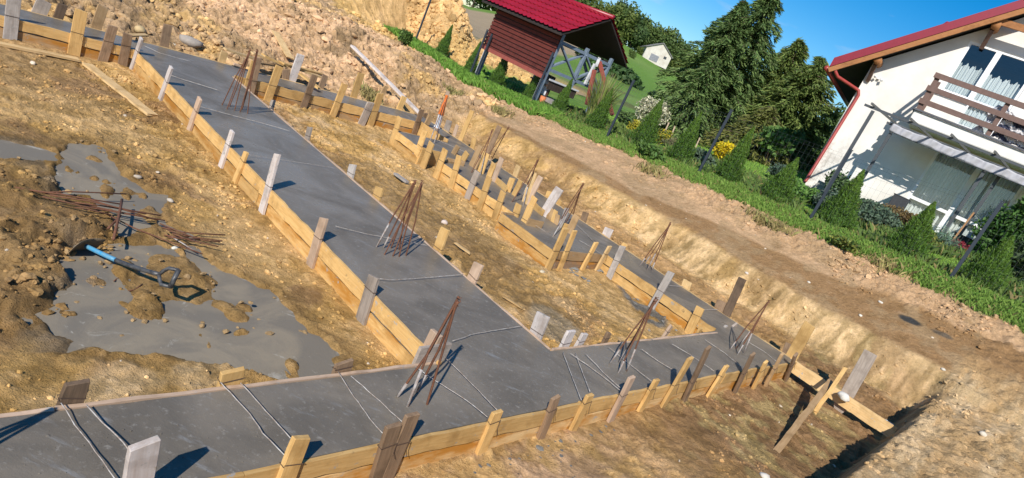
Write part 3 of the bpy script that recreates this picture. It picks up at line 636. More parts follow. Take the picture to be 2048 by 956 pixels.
# loose and odd boards
board((2.06,9.50),(.52,9.48),-.17,.0,.028,'palepine','long loose pine board running on past the corner of the back footing',name='loose_board',group=None)
P=UVof(onz(840,697,.13));Q=UVof(onz(901,690,.13))
board(P,Q,-.02,.14,.03,'grey','short weathered board end standing at the inner corner of the wide footing',name='loose_board',group=None)
def plank(a,b,w,th,mk,lab,za=None,zb=None,lift=.03,tilt=0.):
    A=hit(*a) if za is None else onz(*a,za);B=hit(*b) if zb is None else onz(*b,zb)
    A=A+np.array([0,0,lift]);B=B+np.array([0,0,lift]);d=B-A;L=np.linalg.norm(d);d/=L;s=np.cross(d,(0,0,1));s/=np.linalg.norm(s);n=np.cross(s,d)
    if tilt: s,n=s*math.cos(tilt)+n*math.sin(tilt),n*math.cos(tilt)-s*math.sin(tilt)
    k=max(2,int(L/.15));V=[];F=[]
    rg=np.random.RandomState(int(abs(a[0]*7+b[1]*3)));wz=np.cumsum(rg.normal(0,.0015,k+1));ww=rg.normal(0,.003,k+1)
    for i in range(k+1):
        x=L*i/k
        for yy,zz in((-w/2,-th/2),(w/2,-th/2),(w/2,th/2),(-w/2,th/2)):V.append((x+(rg.uniform(0,.05) if i in(0,k) else 0),yy+ww[i],zz+wz[i]))
    for i in range(k):
        for q in range(4):F.append((i*4+q,i*4+(q+1)%4,(i+1)*4+(q+1)%4,(i+1)*4+q))
    F.append((3,2,1,0));F.append((k*4,k*4+1,k*4+2,k*4+3))
    o=mesh_np('plank',V,[np.array(F)],wd(mk,'x'));o.matrix_world=Matrix(((d[0],s[0],n[0],A[0]),(d[1],s[1],n[1],A[1]),(d[2],s[2],n[2],A[2]),(0,0,0,1)))
    return tag(o,lab,'plank')
plank((-40,84),(152,122),.11,.03,'palepine','pale plank lying on the soil in front of the far footing, at the left edge')
plank((172,132),(302,233),.13,.03,'palepine','pale plank lying on the clay left of the wide footing')
plank((702,95),(839,232),.11,.045,'white','long whitish plank leaning from the spoil bank down to the far footing',lift=.05,zb=.03,za=.62)
plank((547,71),(577,124),.15,.03,'palepine','short pine plank tilted against the spoil bank',lift=.10)
plank((446,100),(512,122),.11,.03,'palepine','pine plank propped behind the left cone of bars',za=.26,zb=.22)
plank((500,108),(650,160),.11,.03,'palepine','long pine plank lying behind the far footing',za=.22,zb=.12)
plank((524,112),(566,133),.14,.03,'pine','short pine plank crossing the pile behind the far footing',za=.28,zb=.20)
plank((560,128),(640,150),.14,.03,'pine','pine plank on top of the pile behind the far footing',za=.24,zb=.14)
plank((596,148),(634,178),.13,.03,'pine','pine plank slanting down to the back board of the far footing',za=.16,zb=.05)
plank((508,128),(560,136),.08,.03,'tan','narrow plank under the pile behind the far footing',za=.16,zb=.14)
plank((787,350),(812,368),.07,.03,'cem','cement smeared lath on wet clay between the footings')
plank((905,487),(935,509),.04,.02,'palepine','thin pale lath on the clay right of the wide footing')
plank((1004,596),(1040,620),.0+.03,.015,'palepine','splinter of wood in the wet clay')
plank((255,75),(292,73),.08,.02,'palepine','offcut of pine lying behind the far footing near its left end',za=.05,zb=.05)

#%%STAKES
# ---------------------------------------------------------------- stakes
CN=dict(pine='fresh pine',palepine='pale pine',tan='tan',brown='weathered brown',dark='dark brown',grey='weathered grey',white='whitish',pink='pinkish',cem='cement-smeared grey')
LOOPM=plain('binding_wire',(.12,.075,.05),rough=.7,metal=.3,bst=0)
STN=0
def stake(b,t,pl,val,mk,w=.095,th=.032,foot=True,label='',loop=True,group='formwork stakes',slant=0.):
    global STN
    f=onv if pl=='v' else onu
    B=f(*b,val);T=f(*t,val);a=T-B;L=np.linalg.norm(a);a/=L
    if foot: B=B-a*.32;L+=.32
    else:
        e=max(.05,(B[2]+.33)/max(a[2],.3));B=B-a*e;L+=e
    wdir=UA if pl=='v' else VA;x=wdir-a*(wdir@a);x/=np.linalg.norm(x);y=np.cross(a,x)
    rg=np.random.RandomState(100+STN);STN+=1
    n=8;V=[];F=[];h=w/2;g=th/2
    sl=rg.uniform(-.012,.012)+slant
    for i in range(n+1):
        z=L*i/n;k=1.
        if i==0:k=.35
        jx=rg.normal(0,.0012);jy=rg.normal(0,.0010)
        for xx,yy in((-h,-g),(h,-g),(h,g),(-h,g)):
            zt=0
            if i==n: zt=sl*(1 if xx>0 else -1)+rg.normal(0,.002);
            kk=k*(.93 if i==n and rg.rand()<.5 else 1.)
            V.append((xx*kk+jx,yy*k+jy,z+zt))
    for i in range(n):
        for k in range(4):F.append((i*4+k,i*4+(k+1)%4,(i+1)*4+(k+1)%4,(i+1)*4+k))
    F.append((3,2,1,0));F.append((n*4,n*4+1,n*4+2,n*4+3))
    o=mesh_np('stake',V,[np.array(F)],wd(mk,'z',cem=(.25 if mk in('white','cem') else 0.)))
    o.matrix_world=Matrix(((x[0],y[0],a[0],B[0]),(x[1],y[1],a[1],B[1]),(x[2],y[2],a[2],B[2]),(0,0,0,1)))
    bv=o.modifiers.new('b','BEVEL');bv.width=.003;bv.segments=1;bv.limit_method='ANGLE';bv.angle_limit=R(50)
    tag(o,label,'stake',group)
    if loop:
        zl=(.035-B[2])/max(a[2],.3)
        if .1<zl<L-.02:
            mb=MB();e=.004;c=[(-h-e,-g-e),(h+e,-g-e),(h+e,g+e),(-h-e,g+e),(-h-e,-g-e)]
            mb.tube([(q[0],q[1],zl+rg.uniform(-.012,.012)) for q in c],.0025,5)
            if foot and L>.4 and rg.rand()<.7: mb.tube([(h,-g-e,zl),(h*.6,-g-.02,zl-.05),(h*.9,-g-.03,zl-.10)],.0022,4)
            mb.obj('tie_loop',LOOPM,o)
    return o
def row(items,pl,val,foot,rowtxt,group,loop=True,th=.032):
    for i,it in enumerate(items):
        b,t,mk=it[:3];w=it[3] if len(it)>3 else .095
        vv=it[4] if len(it)>4 else val
        if callable(vv):
            q=onu(*b,2.07);vv=vv(q@VA)
        stake(b,t,pl,vv,mk,w,th,foot,'%s stake, %s %s'%(CN[mk],ORD[i],rowtxt),loop,group)
row([((263,137),(283,76),'white'),((319,202),(343,134),'white'),((378,259),(400,196),'pink'),((441,334),(465,262),'white',.085),((471,361),(493,304),'pine',.075),((525,418),(555,308),'white',.10),((622,525),(648,436),'pink',.11),((726,628),(749,552),'grey',.13)],
    'v',3.372,True,'from the far end, left of the wide footing','stakes left of the wide footing')
stake((846,722),(874,665),'v',3.43,'pink',.12,.04,False,'pinkish stake behind the front cone of bars at the inner corner',False,'stakes left of the wide footing')
row([((20,77),(29,-12),'cem',.15),((148,103),(163,20),'pine',.15),((208,113),(226,52),'brown',.125),((247,117),(256,68),'brown',.12)],'u',10.425,True,'from the left before the far footing','stakes in front of the far footing, left of the wide footing')
row([((504,168),(516,115),'brown',.13),((492,172),(506,122),'pine',.06),((537,195),(559,132),'pine',.14),((607,213),(630,150),'brown',.12),((668,224),(690,168),'pine',.13),((728,236),(742,205),'grey',.16),((743,242),(761,187),'pine',.14),((830,261),(844,219),'brown',.12),((843,268),(862,232),'tan',.13)],
    'u',10.29,True,'before the far footing, counted from the wide footing','stakes in front of the far footing, right of the wide footing')
row([((79,25),(89,1),'grey',.18),((117,34),(126,9),'dark',.12),((193,53),(206,13),'tan',.14),((328,91),(336,49),'brown',.13),((444,122),(449,103),'palepine',.12),((467,152),(475,128),'pink',.13),((571,157),(572,139),'brown',.14),((584,160),(602,109),'white',.15),((641,177),(651,150),'brown',.12),((707,194),(723,146),'pine',.15),((764,188),(773,172),'tan',.11),((797,221),(809,193),'pine',.14),((846,240),(852,226),'brown',.10)],
    'u',11.175,False,'from the left behind the far footing','stakes behind the far footing',loop=False)
row([((789,269),(800,234),'pine',.13),((835,305),(850,262),'pine',.13),((853,314),(864,285),'pine',.14),((877,338),(891,298),'pine',.13),((906,357),(919,311),'pine',.12),((939,384),(955,343),'grey',.12),((962,405),(979,354),'pine',.12),((990,433),(1007,383),'pine',.11),((1022,458),(1038,408),'pine',.12),((1036,471),(1062,412),'pine',.12)],
    'v',7.462,True,'from far end, inner side of the pads','stakes along the inner side of the pads')
row([((899,322),(916,292),'tan',.12),((928,316),(935,305),'pine',.13),((943,331),(961,292),'tan',.12),((951,335),(959,316),'tan',.07),((962,340),(973,306),'pine',.16),((979,350),(988,327),'pine',.11),((992,348),(1004,316),'pink',.10)],
    'v',8.35,False,'from the far end in the middle of the far pads','stakes standing in the far pads',loop=False)
row([((959,375),(967,361),'tan',.10),((1019,373),(1025,356),'pine',.12),((1029,388),(1042,361),'pine',.10),((1053,395),(1068,345),'palepine',.13),((1068,379),(1082,353),'pink',.11),((1062,411),(1070,394),'pine',.13),((1088,427),(1119,377),'white',.17),((1090,448),(1107,420),'tan',.11),((1105,445),(1112,421),'pine',.08),((1112,450),(1116,429),'tan',.08),((1127,440),(1134,416),'cem',.08),((1143,454),(1154,431),'tan',.12)],
    'v',8.35,False,'from the far end in the middle of the near pads','stakes standing in the near pads',loop=False)
row([((887,278),(899,241),'grey',.17),((909,269),(915,250),'pink',.09),((922,277),(945,221),'pine',.12),((944,297),(949,276),'pine',.12),((977,305),(999,252),'brown',.13),((1029,354),(1037,331),'palepine',.12),((1098,392),(1101,383),'pine',.15),((1114,410),(1120,399),'pine',.14),((1166,442),(1172,424),'brown',.12),((1210,476),(1219,457),'white',.17),((1246,496),(1251,487),'pine',.10),((1370,578),(1376,562),'palepine',.15),((1437,620),(1444,602),'brown',.15),((1460,614),(1485,557),'dark',.12),((1574,712),(1583,689),'brown',.16),((1586,709),(1620,648),'pine',.16)],
    'v',9.51,False,'from far end, outer side of the back footing','stakes along the outer side of the back footing',loop=False)
row([((1104,519),(1132,457),'pine',.13),((1127,518),(1150,461),'pine',.09),((1169,530),(1193,485),'pine',.09),((1199,530),(1220,492),'palepine',.09)],'u',4.80,True,'from the left across the notch in front of the nearest pad','stakes in front of the notch')
row([((1229,530),(1246,492),'cem',.10),((1314,595),(1343,544),'cem',.11),((1382,655),(1401,615),'pine',.12)],'v',8.47,True,'from far end, inside the narrow back footing','stakes inside the narrow back footing')
row([((758,942),(787,850),'brown',.105),((781,936),(825,828),'brown',.10),((963,900),(995,823),'pine',.095),((1079,880),(1112,794),'brown',.085),((1146,858),(1180,789),'pine',.09),((1223,835),(1264,754),'pink',.085),((1280,820),(1314,759),'pine',.09),((1325,813),(1381,716),'pine',.09),((1368,801),(1417,695),'brown',.08),((1418,789),(1454,731),'pine',.085),((1476,772),(1506,708),'brown',.08),((1513,763),(1532,723),'pine',.08),((1537,760),(1565,707),'tan',.07),((1579,741),(1592,709),'brown',.075)],
    'u',lambda v:nearl(v)-.047,True,'in the near row right of the broad pine stake','stakes along the near side of the cross footing')
stake((570,960),(603,874),'u',2.13,'pine',.102,.036,True,'broad fresh pine stake at the bottom edge with wire twisted round it',True,'stakes along the near side of the cross footing')
stake((277,960),(289,886),'u',2.15,'white',.118,.036,True,'broad whitish stake with a split broken top at the bottom left',True,'stakes along the near side of the cross footing',slant=.02)
row([((139,808),(154,764),'dark',.105),((455,780),(467,741),'pine',.135),((679,755),(689,723),'brown',.13)],'u',2.835,False,'from the left behind the cross footing, left half','stakes behind the cross footing')
row([((1123,702),(1143,661),'white',.13),((1150,702),(1170,667),'white',.10),((1204,694),(1218,665),'brown',.08),((1250,694),(1268,660),'pine',.09),((1320,684),(1343,651),'pink',.07),((1389,679),(1401,657),'pine',.09),((1443,669),(1452,651),'cem',.08),((1464,668),(1469,649),'grey',.13)],'u',2.835,False,'behind the cross footing, right of the wide footing','stakes behind the cross footing')
row([((541,222),(547,200),'grey',.10),((613,281),(620,254),'grey',.10),((699,357),(706,329),'cem',.13),((753,397),(760,375),'pine',.15),((874,503),(891,457),'pine',.13),((943,561),(958,527),'pink',.13),((1071,672),(1087,628),'white',.15)],'v',4.845,False,'from the far end, right of the wide footing','stakes right of the wide footing')
stake((1694,790),(1742,705),'v',9.55,'grey',.17,.03,False,'tall weathered grey plank standing behind the loose board',False,None)
def stick(a,b,za,zb,w,th,mk,lab):
    plank(a,b,w,th,mk,lab,za=za,zb=zb,lift=0).name='brace'
stick((1662,762),(1543,915),.12,-.27,.07,.03,'tan','long thin tan brace slanting from the loose board down to the pit floor')
stick((1692,734),(1632,823),.34,-.10,.05,.025,'pine','thin fresh pine lath crossing the loose board')
stick((1664,757),(1640,797),.15,-.08,.06,.025,'brown','short weathered brown lath nailed beside the long brace')

#%%STEEL
# ---------------------------------------------------------------- reinforcing steel
RUST=plain('rusty_steel',(.19,.075,.035),rough=.8,c2=(.11,.05,.03),scale=30,bst=.4,metal=.1)
RUSTC=plain('cement_coated_steel',(.42,.40,.38),rough=.8,c2=(.20,.12,.08),scale=18,bst=.4)
WIREM=plain('coated_wire',(.50,.48,.45),rough=.7,c2=(.24,.17,.12),scale=20,bst=.2)
def axis_tip(bases,tip):
    P=np.array([onz(*b,0) for b in bases]);c=P.mean(0);r=ray(*tip);s=(c[:2]@r[:2])/(r[:2]@r[:2]);Q=EYE+r*s
    return P,Q
def cone(bases,tips,label,split=None,r=.0075,pale=.0,lean=0.):
    P,Q=axis_tip(bases,tips[0]);c=P.mean(0);root=empty('rebar_starter',(c[0],c[1],0),label,'rebar','starter bars standing in the footing')
    Qs=[Q]
    if len(tips)>1: Qs=[axis_tip(bases,t)[1] for t in tips]
    for i,p in enumerate(P):
        q=Qs[0] if len(Qs)==1 else Qs[0 if i<len(P)/2 else 1]
        q=q+np.array([RS.uniform(-.012,.012),RS.uniform(-.012,.012),RS.uniform(-.03,.01)])
        d=(q-p);e=q+d/np.linalg.norm(d)*RS.uniform(0,.04);m=(p+q)/2+np.array([RS.normal(0,.012),RS.normal(0,.012),0])
        mb=MB();mb.tube([p-d*.1,p+d*.02,m,q,e],r,6);k=relobj(mb,'bar',RUST,root,smooth=True)
        if RS.rand()<pale+.15:
            mb=MB();f=RS.uniform(.15,.42);mb.tube([p-d*.02,p+(m-p)*f*2*.98],r*1.25,6);relobj(mb,'cement_coat',RUSTC,k_root(k,root),smooth=True)
    for q in Qs:
        mb=MB();mb.tube([q+np.array([math.cos(a)*.016,math.sin(a)*.016,-.03+.006*a]) for a in np.linspace(0,12,26)],.003,4);relobj(mb,'binding',RUST,root)
    return root
def k_root(k,root):
    return root
cone([(795,793),(815,813),(833,785),(854,809)],[(915,604)],'front cone of four rusty bars at the corner of the wide and cross footings',pale=.35,r=.0085)
cone([(753,494),(767,495),(782,496),(798,499),(769,509),(786,512),(798,513),(812,511)],[(828,367),(843,367)],'cluster of eight rusty bars tied in two bunches half way along the wide footing')
cone([(444,210),(454,218),(459,213),(469,221),(480,224),(484,219),(495,227)],[(499,102),(514,103)],'tall far cluster of rusty bars in two bunches near the far footing')
cone([(1220,727),(1238,725),(1237,745),(1253,742)],[(1311,601)],'cone of four cement-footed bars, right half of cross footing',pale=.4)
cone([(1460,699),(1471,698),(1475,709),(1487,707)],[(1536,605)],'cone of four bars at the right-hand corner of the footing',pale=.6)
cone([(1280,531),(1287,531),(1294,540),(1303,541)],[(1339,449)],'cone of four bars in the narrow back footing',pale=.5)
cone([(1106,473),(1115,452),(1127,455),(1139,458)],[(1165,371)],'cone of bars leaning on a white stake in the nearest pad',pale=.3)
cone([(1041,399),(1052,400),(1024,404),(1046,413)],[(1076,319)],'slim cone of bars in the middle of the stepped pads',pale=.3)
cone([(943,345),(960,350),(977,330),(954,339)],[(984,262),(1017,255)],'two bunches of long bars standing in the far pad',pale=.3)
# wrapped bars
bs=[(859,284),(868,287),(874,276),(862,276)]
c=cone(bs,[(893,194)],'bars wrapped in orange tape and a white sleeve at the far pad',pale=.6)
P,Q=axis_tip(bs,(893,194));ctr=P.mean(0)
def wrap(f0,f1,name,mat,rx=1.25):
    ring=[]
    for f in np.linspace(f0,f1,7):
        c0=ctr+(Q-ctr)*f;r=(.055*max(0,1-f)+.022)*rx*(1+.12*RS.uniform(-1,1));ring.append([c0+np.array([math.cos(a)*r*(1+.15*RS.uniform(-1,1)),math.sin(a)*r*(1+.15*RS.uniform(-1,1)),0]) for a in np.linspace(0,2*math.pi,10,endpoint=False)])
    mb=MB();V=[x for q in ring for x in q];F=[(i*10+k,i*10+(k+1)%10,(i+1)*10+(k+1)%10,(i+1)*10+k) for i in range(6) for k in range(10)]
    mb.add(V,F);relobj(mb,name,mat,c,smooth=True)
wrap(.60,1.04,'orange_wrap',plain('orange_plastic',(.78,.20,.04),rough=.4,scale=20,c2=(.5,.12,.02)));wrap(.30,.60,'white_sleeve',plain('white_plastic',(.72,.72,.74),rough=.4),.95)
T=W(10.0,9.3,0);stake((880,232),(897,182),'v',9.2,'pink',.10,.03,False,'pinkish stake behind the orange wrapped bars',False,None)
# bunch whose shadow falls in from the left
S=onz(112,818,0);h=.62;T=S+SUNV*(h/SUNV[2]);base=T.copy();base[2]=0
root=empty('rebar_starter',(base[0],base[1],0),'cone of bars outside the left edge whose shadow lies on the cross footing','rebar','starter bars standing in the footing')
for dx,dy in((-.09,-.03),(.02,.07),(.07,-.06),(-.02,.02)):
    mb=MB();p=base+np.array([dx,dy,-.03]);mb.tube([p,T+np.array([dx*.1,dy*.1,0])],.008,6);relobj(mb,'bar',RUST,root)
# tie wires over the concrete
WR=[([(122,806),(150,850),(178,885),(205,922),(232,960)],'first',.005),([(173,810),(205,845),(235,872),(257,898)],'second',.0065),([(440,763),(460,785),(500,828),(526,866),(569,910)],'third',.006),([(481,766),(500,785),(532,822),(582,876)],'fourth',.006),
 ([(676,743),(702,784),(740,837),(765,867)],'fifth',.006),([(702,752),(749,793),(805,844)],'sixth',.006),([(830,733),(872,762),(934,801),(975,834)],'seventh',.006),([(889,714),(916,740),(957,781),(994,820)],'eighth',.006),
 ([(1126,704),(1141,745),(1163,801)],'ninth',.006),([(1151,707),(1168,752),(1180,783)],'tenth',.006),([(1141,707),(1182,735),(1222,765),(1243,783)],'eleventh',.006),([(1171,707),(1207,745),(1240,775)],'twelfth',.006),
 ([(1217,694),(1258,727),(1304,763)],'thirteenth',.006),([(1283,698),(1316,722),(1354,744)],'fourteenth',.007),([(1344,688),(1380,709),(1428,742)],'fifteenth',.006),([(1410,679),(1450,706),(1484,735)],'sixteenth',.006),([(1497,684),(1527,702),(1553,722)],'seventeenth',.006)]
def wire(pts,lab,r,z=.03,mat=WIREM,ends=.03,group='tie wires across the footing'):
    P=[]
    n=len(pts)
    for i,p in enumerate(pts):
        t=i/(n-1);P.append(onz(*p,z*(.55+.45*abs(2*t-1))))
    Q=[P[0]]
    for i in range(n-1):
        k=max(2,int(np.linalg.norm(P[i+1]-P[i])/.05))
        for j in range(1,k+1):
            q=P[i]+(P[i+1]-P[i])*j/k+np.array([RS.normal(0,.0012),RS.normal(0,.0012),RS.normal(0,.0008)]);Q.append(q)
    mb=MB();c=Q[len(Q)//2].copy();mb.tube(Q,r,5);o=mb.obj('tie_wire',mat,None,loc=c,smooth=True);return tag(o,lab,'wire',group)
for pts,o_,r in WR: wire(pts,'pale coated tie wire, %s from the left across the cross footing'%o_,r*.55)
WM=[([(671,452),(730,467),(782,477),(857,491)],'pale wire passing under the middle cluster of bars on the wide footing',.005),([(753,557),(788,560),(857,555),(926,549)],'pale twisted wire crossing the wide footing before the middle cluster of bars',.007),
 ([(905,682),(947,668),(999,659),(1045,652)],'pale twisted wire crossing the wide footing behind the front cone of bars',.006),([(494,309),(560,319),(594,324),(670,336)],'thin wire crossing the wide footing beside the tall whitish stake',.004),
 ([(340,150),(370,160),(439,181)],'pale wire crossing the far end of the wide footing',.008),([(393,211),(451,227),(531,248),(580,262)],'pale wire crossing the wide footing before the far cluster of bars',.007),([(288,91),(319,106),(382,123)],'thin wire near the far left corner of the wide footing',.006),
 ([(1339,571),(1366,573)],'short wire across the narrow back footing by the cemented stake',.007),([(1408,620),(1436,619)],'short wire across the narrow back footing by the last pine stake',.007),([(1063,446),(1091,463)],'short pale wire in the nearest pad',.006),([(1151,447),(1170,465),(1190,485)],'wire running down to the third stake of the notch',.006),([(1158,480),(1182,494),(1206,510)],'pale wire near the edge of the notch',.005),([(875,280),(910,295),(936,306)],'wire across the farthest pad',.006)]
for pts,l,r in WM: wire(pts,l,r*.5)
# loose bars by the shovel
def bar(a,b,lab,r=.0055,z=-.235,grp='loose rusty bars in the slurry',z2=None,mat=RUST):
    A=onz(*a,z);B=onz(*b,z if z2 is None else z2);mb=MB();M=(A+B)/2;s=RS.normal(0,.012,3)
    mb.tube([A,A*.7+B*.3+s,A*.4+B*.6+s*.7,B],r,6);o=mb.obj('loose_bar',mat,None,loc=M,smooth=True);return tag(o,lab,'steel bar',grp)
LB=[((22,373),(120,393)),((80,385),(252,388)),((85,393),(330,441)),((100,390),(292,428)),((130,400),(317,440)),((150,405),(322,431)),((112,386),(300,436)),((60,380),(240,408)),((215,429),(405,508)),((150,415),(222,430))]
for i,(a,b) in enumerate(LB): bar(a,b,'long rusty bar in the bundle across the slurry, %s from above'%ORD[i],z=-.20+.012*(i%4))
LB=[((325,455),(450,470)),((335,460),(445,482)),((345,467),(437,493)),((328,470),(440,484)),((320,447),(400,480)),((335,474),(400,478))]
for i,(a,b) in enumerate(LB): bar(a,b,'short rusty bar in the small slurry-edge pile, %s from the top'%ORD[i],z=-.22+.012*(i%3))
bar((244,399),(227,479),'upright-lying thick bar of the crossed pair over the bundle',r=.011,z=-.16);bar((241,431),(216,457),'short thick bar of the crossed pair over the bundle',r=.010,z=-.17)
bar((228,562),(266,546),'thin rusty rod on the slurry below the shovel handle',r=.005,z=-.27,grp=None);bar((258,581),(284,569),'shortest rusty rod lying on the slurry',r=.006,z=-.27,grp=None)
bar((328,473),(392,504),'pale rod beside the small bar pile',r=.006,z=-.25,grp=None,mat=RUSTC)

#%%SHOVEL
# ---------------------------------------------------------------- shovel
A=onz(172,492,-.20)                                  # socket
best=None
for h in np.linspace(.05,.8,76):                     # grip height from where its shadow falls
    S=onz(386,588,-.27);T=S+SUNV*(h/SUNV[2]);d=T-EYE;px=1024+FPX*(d@IX)/(d@_fw);py=478-FPX*(d@IU)/(d@_fw)
    e=math.hypot(px-344,py-556)
    if best is None or e<best[0]:best=(e,T)
Gp=best[1];d=Gp-A;L=np.linalg.norm(d);d/=L
root=empty('shovel',(A[0],A[1],-.27),'shovel with blue and black handle and a D grip, blade stuck in the slurry','shovel')
BLU=plain('blue_plastic',(.03,.26,.48),rough=.5,scale=30,c2=(.16,.30,.36));BLK=plain('black_plastic',(.022,.022,.024),rough=.45,scale=26,c2=(.10,.10,.10));MUD=plain('muddy_steel',(.24,.17,.09),rough=.7,c2=(.16,.12,.08),scale=18,bst=.5)
sd=np.cross(d,(0,0,1));sd/=np.linalg.norm(sd);un=np.cross(sd,d)
bend=lambda t:A+d*L*t+un*(-.025*math.sin(math.pi*t))
mb=MB();mb.tube([bend(t) for t in np.linspace(0,.36,7)],.017,10);relobj(mb,'blue_shaft',BLU,root,smooth=True)
mb=MB();mb.tube([bend(t) for t in np.linspace(.36,.86,9)],.016,10);sh=relobj(mb,'black_shaft',BLK,root,smooth=True)
vw=(A+Gp)/2-EYE;sg=np.cross(d,vw);sg/=np.linalg.norm(sg);mb=MB();c0=bend(.86);w=.062;g1=bend(.89);g2=A+d*L*1.03
mb.tube([c0,g1-sg*w*.55,g1-sg*w+d*.03,g2-sg*w,],.014,8);mb.tube([c0,g1+sg*w*.55,g1+sg*w+d*.03,g2+sg*w],.014,8);mb.tube([g2-sg*(w+.008),g2+sg*(w+.008)],.018,8)
relobj(mb,'grip',BLK,root,smooth=True)
mb=MB();V=[];nb=7;dd=-d*.55+np.array([0,0,-.83]);dd/=np.linalg.norm(dd);nn=np.cross(sd,dd)
for i in range(nb):
    t=i/(nb-1)
    for j in range(7):
        q=(j-3)/3.;hw=.115*(1-.35*max(0,t-.6)/.4*abs(q)) ;V.append(A+dd*(-.03+.26*t-.05*abs(q)*max(0,t-.5)*2)+sd*hw*q+nn*(.030*q*q)+(0,0,.04))
F=[(i*7+j,i*7+j+1,(i+1)*7+j+1,(i+1)*7+j) for i in range(nb-1) for j in range(6)]
mb.add(V,F);bl=relobj(mb,'blade',MUD,root,smooth=True);so_=bl.modifiers.new('s','SOLIDIFY');so_.thickness=.004
mb=MB();V=[np.array(onz(160+14*math.cos(a)*1.0+8,484+28*math.sin(a),-.25))+np.array([0,0,.10 if abs(math.sin(a))<.5 else .03]) for a in np.linspace(0,6.28,12,endpoint=False)]
# ---------------------------------------------------------------- small plastic bits
P=hit(1768,848);mb=MB();mb.add([P+np.array(q) for q in((-.12,-.05,.02),(.02,-.08,.03),(.14,0,.05),(.06,.08,.03),(-.08,.07,.04),(0,0,.07))],[(0,1,5),(1,2,5),(2,3,5),(3,4,5),(4,0,5)])
tag(mb.obj('plastic_scrap',plain('blue_scrap',(.25,.42,.55),rough=.4,c2=(.55,.58,.6),scale=12),None,loc=P),'crumpled blue and white plastic scrap at the end of the loose board','litter')
P=onz(641,153,.12);mb=MB();mb.tube([P+np.array((-.05,0,.0)),P+np.array((.02,.02,.03)),P+np.array((.05,0,-.02))],.022,8);tag(mb.obj('blue_rag',plain('blue_cap',(.01,.03,.5),rough=.4),None,loc=P,smooth=True),'small bright blue piece on the plank pile','litter')

#%%FENCE
# ---------------------------------------------------------------- fence
FC=plain('anthracite_paint',(.035,.045,.060),rough=.35,bst=0,var=.1)
FG=plain('fence_wire',(.10,.12,.12),rough=.5,bst=0,metal=.3)
def fenz(b): return onv(*b,14.3)
FP=[fenz(b) for b in FENP];ext=FP[-1]+(FP[-1]-FP[-2]);FP.append(ext)
fr=empty('mesh_fence',FP[0],'thin wire mesh fence on dark posts along the garden edge','fence')
for i in range(len(FP)):
    p=FP[i].copy();g=gz(*UVof(p));mb=MB();mb.box((p[0],p[1],g-.1+.85),(.06,.04,1.72),(UA,VA,(0,0,1)));relobj(mb,'post',FC,fr,bevel=.004)
    mb=MB();mb.box((p[0],p[1],g+1.625),(.068,.048,.02),(UA,VA,(0,0,1)));relobj(mb,'post_cap',FC,fr)
    if i<len(FP)-1:
        q=FP[i+1];g2=gz(*UVof(q));a=np.array([p[0],p[1],g+.06]);b=np.array([q[0],q[1],g2+.06]);mb=MB()
        zs=[0,.2,.4,.6,.8,1.0,1.2,1.38,1.45]
        for z in zs: mb.tube([a+(0,0,z),b+(0,0,z)],.0014,3,cap=False)
        n=int(np.linalg.norm(b-a)/.10)
        for k in range(1,n): c=a+(b-a)*k/n;mb.tube([c,c+(0,0,1.46)],.0011,3,cap=False)
        relobj(mb,'mesh_panel',FG,fr)
# extra stay post near the second post, and a thick blue-grey post
P=onv(946,163,14.35);g=gz(*UVof(P));mb=MB();mb.box((P[0],P[1],g+.75),(.05,.04,1.6),(UA,VA,(0,0,1)));tag(mb.obj('fence_stay_post',FC,None,loc=P),'second dark post close beside the fence post left of the red hut','post')

#%%PLANTS
# ---------------------------------------------------------------- foliage
def quads(C,T,Nn,L,Wd,bent=0.):
    """C centre, T long dir, Nn normal dir, L,Wd arrays"""
    T=T/np.linalg.norm(T,axis=1,keepdims=True);S=np.cross(T,Nn);S/=np.linalg.norm(S,axis=1,keepdims=True)+1e-9
    a=C-T*L[:,None]/2;b=C+T*L[:,None]/2;h=S*Wd[:,None]/2
    V=np.stack([a-h*.5,a+h*.5,C+h+0*a,b,C-h],1)
    return V
def leafmesh(name,C,T,Nn,L,Wd,col,mat,parent=None,loc=None,extra=None):
    V=quads(C,T,Nn,L,Wd);n=len(C);F=np.arange(n*5).reshape(n,5);cc=np.repeat(col,5,0);Vv=V.reshape(-1,3);Fs=[F]
    if extra is not None:
        eV,eF,eC=extra;Fs.append(np.asarray(eF)+len(Vv));Vv=np.concatenate([Vv,eV]);cc=np.concatenate([cc,np.ones((len(eV),1))*np.array(eC)])
    return mesh_np(name,Vv,Fs,mat,parent,col=cc,loc=loc)
LEAF=vcol('foliage',rough=.6,nvar=0,bst=0,spec=.25,transl=.25)
BARK=plain('bark',(.13,.09,.06),rough=.9,scale=12,bst=.6,c2=(.07,.05,.035))
def rdir(n,rg=RS):
    d=rg.normal(size=(n,3));return d/np.linalg.norm(d,axis=1,keepdims=True)
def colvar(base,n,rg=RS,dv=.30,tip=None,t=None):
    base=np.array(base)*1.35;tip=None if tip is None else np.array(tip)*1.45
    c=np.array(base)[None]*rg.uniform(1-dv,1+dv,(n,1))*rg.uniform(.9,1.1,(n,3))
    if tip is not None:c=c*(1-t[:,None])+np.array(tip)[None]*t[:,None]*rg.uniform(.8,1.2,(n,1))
    return np.clip(c,0,1)
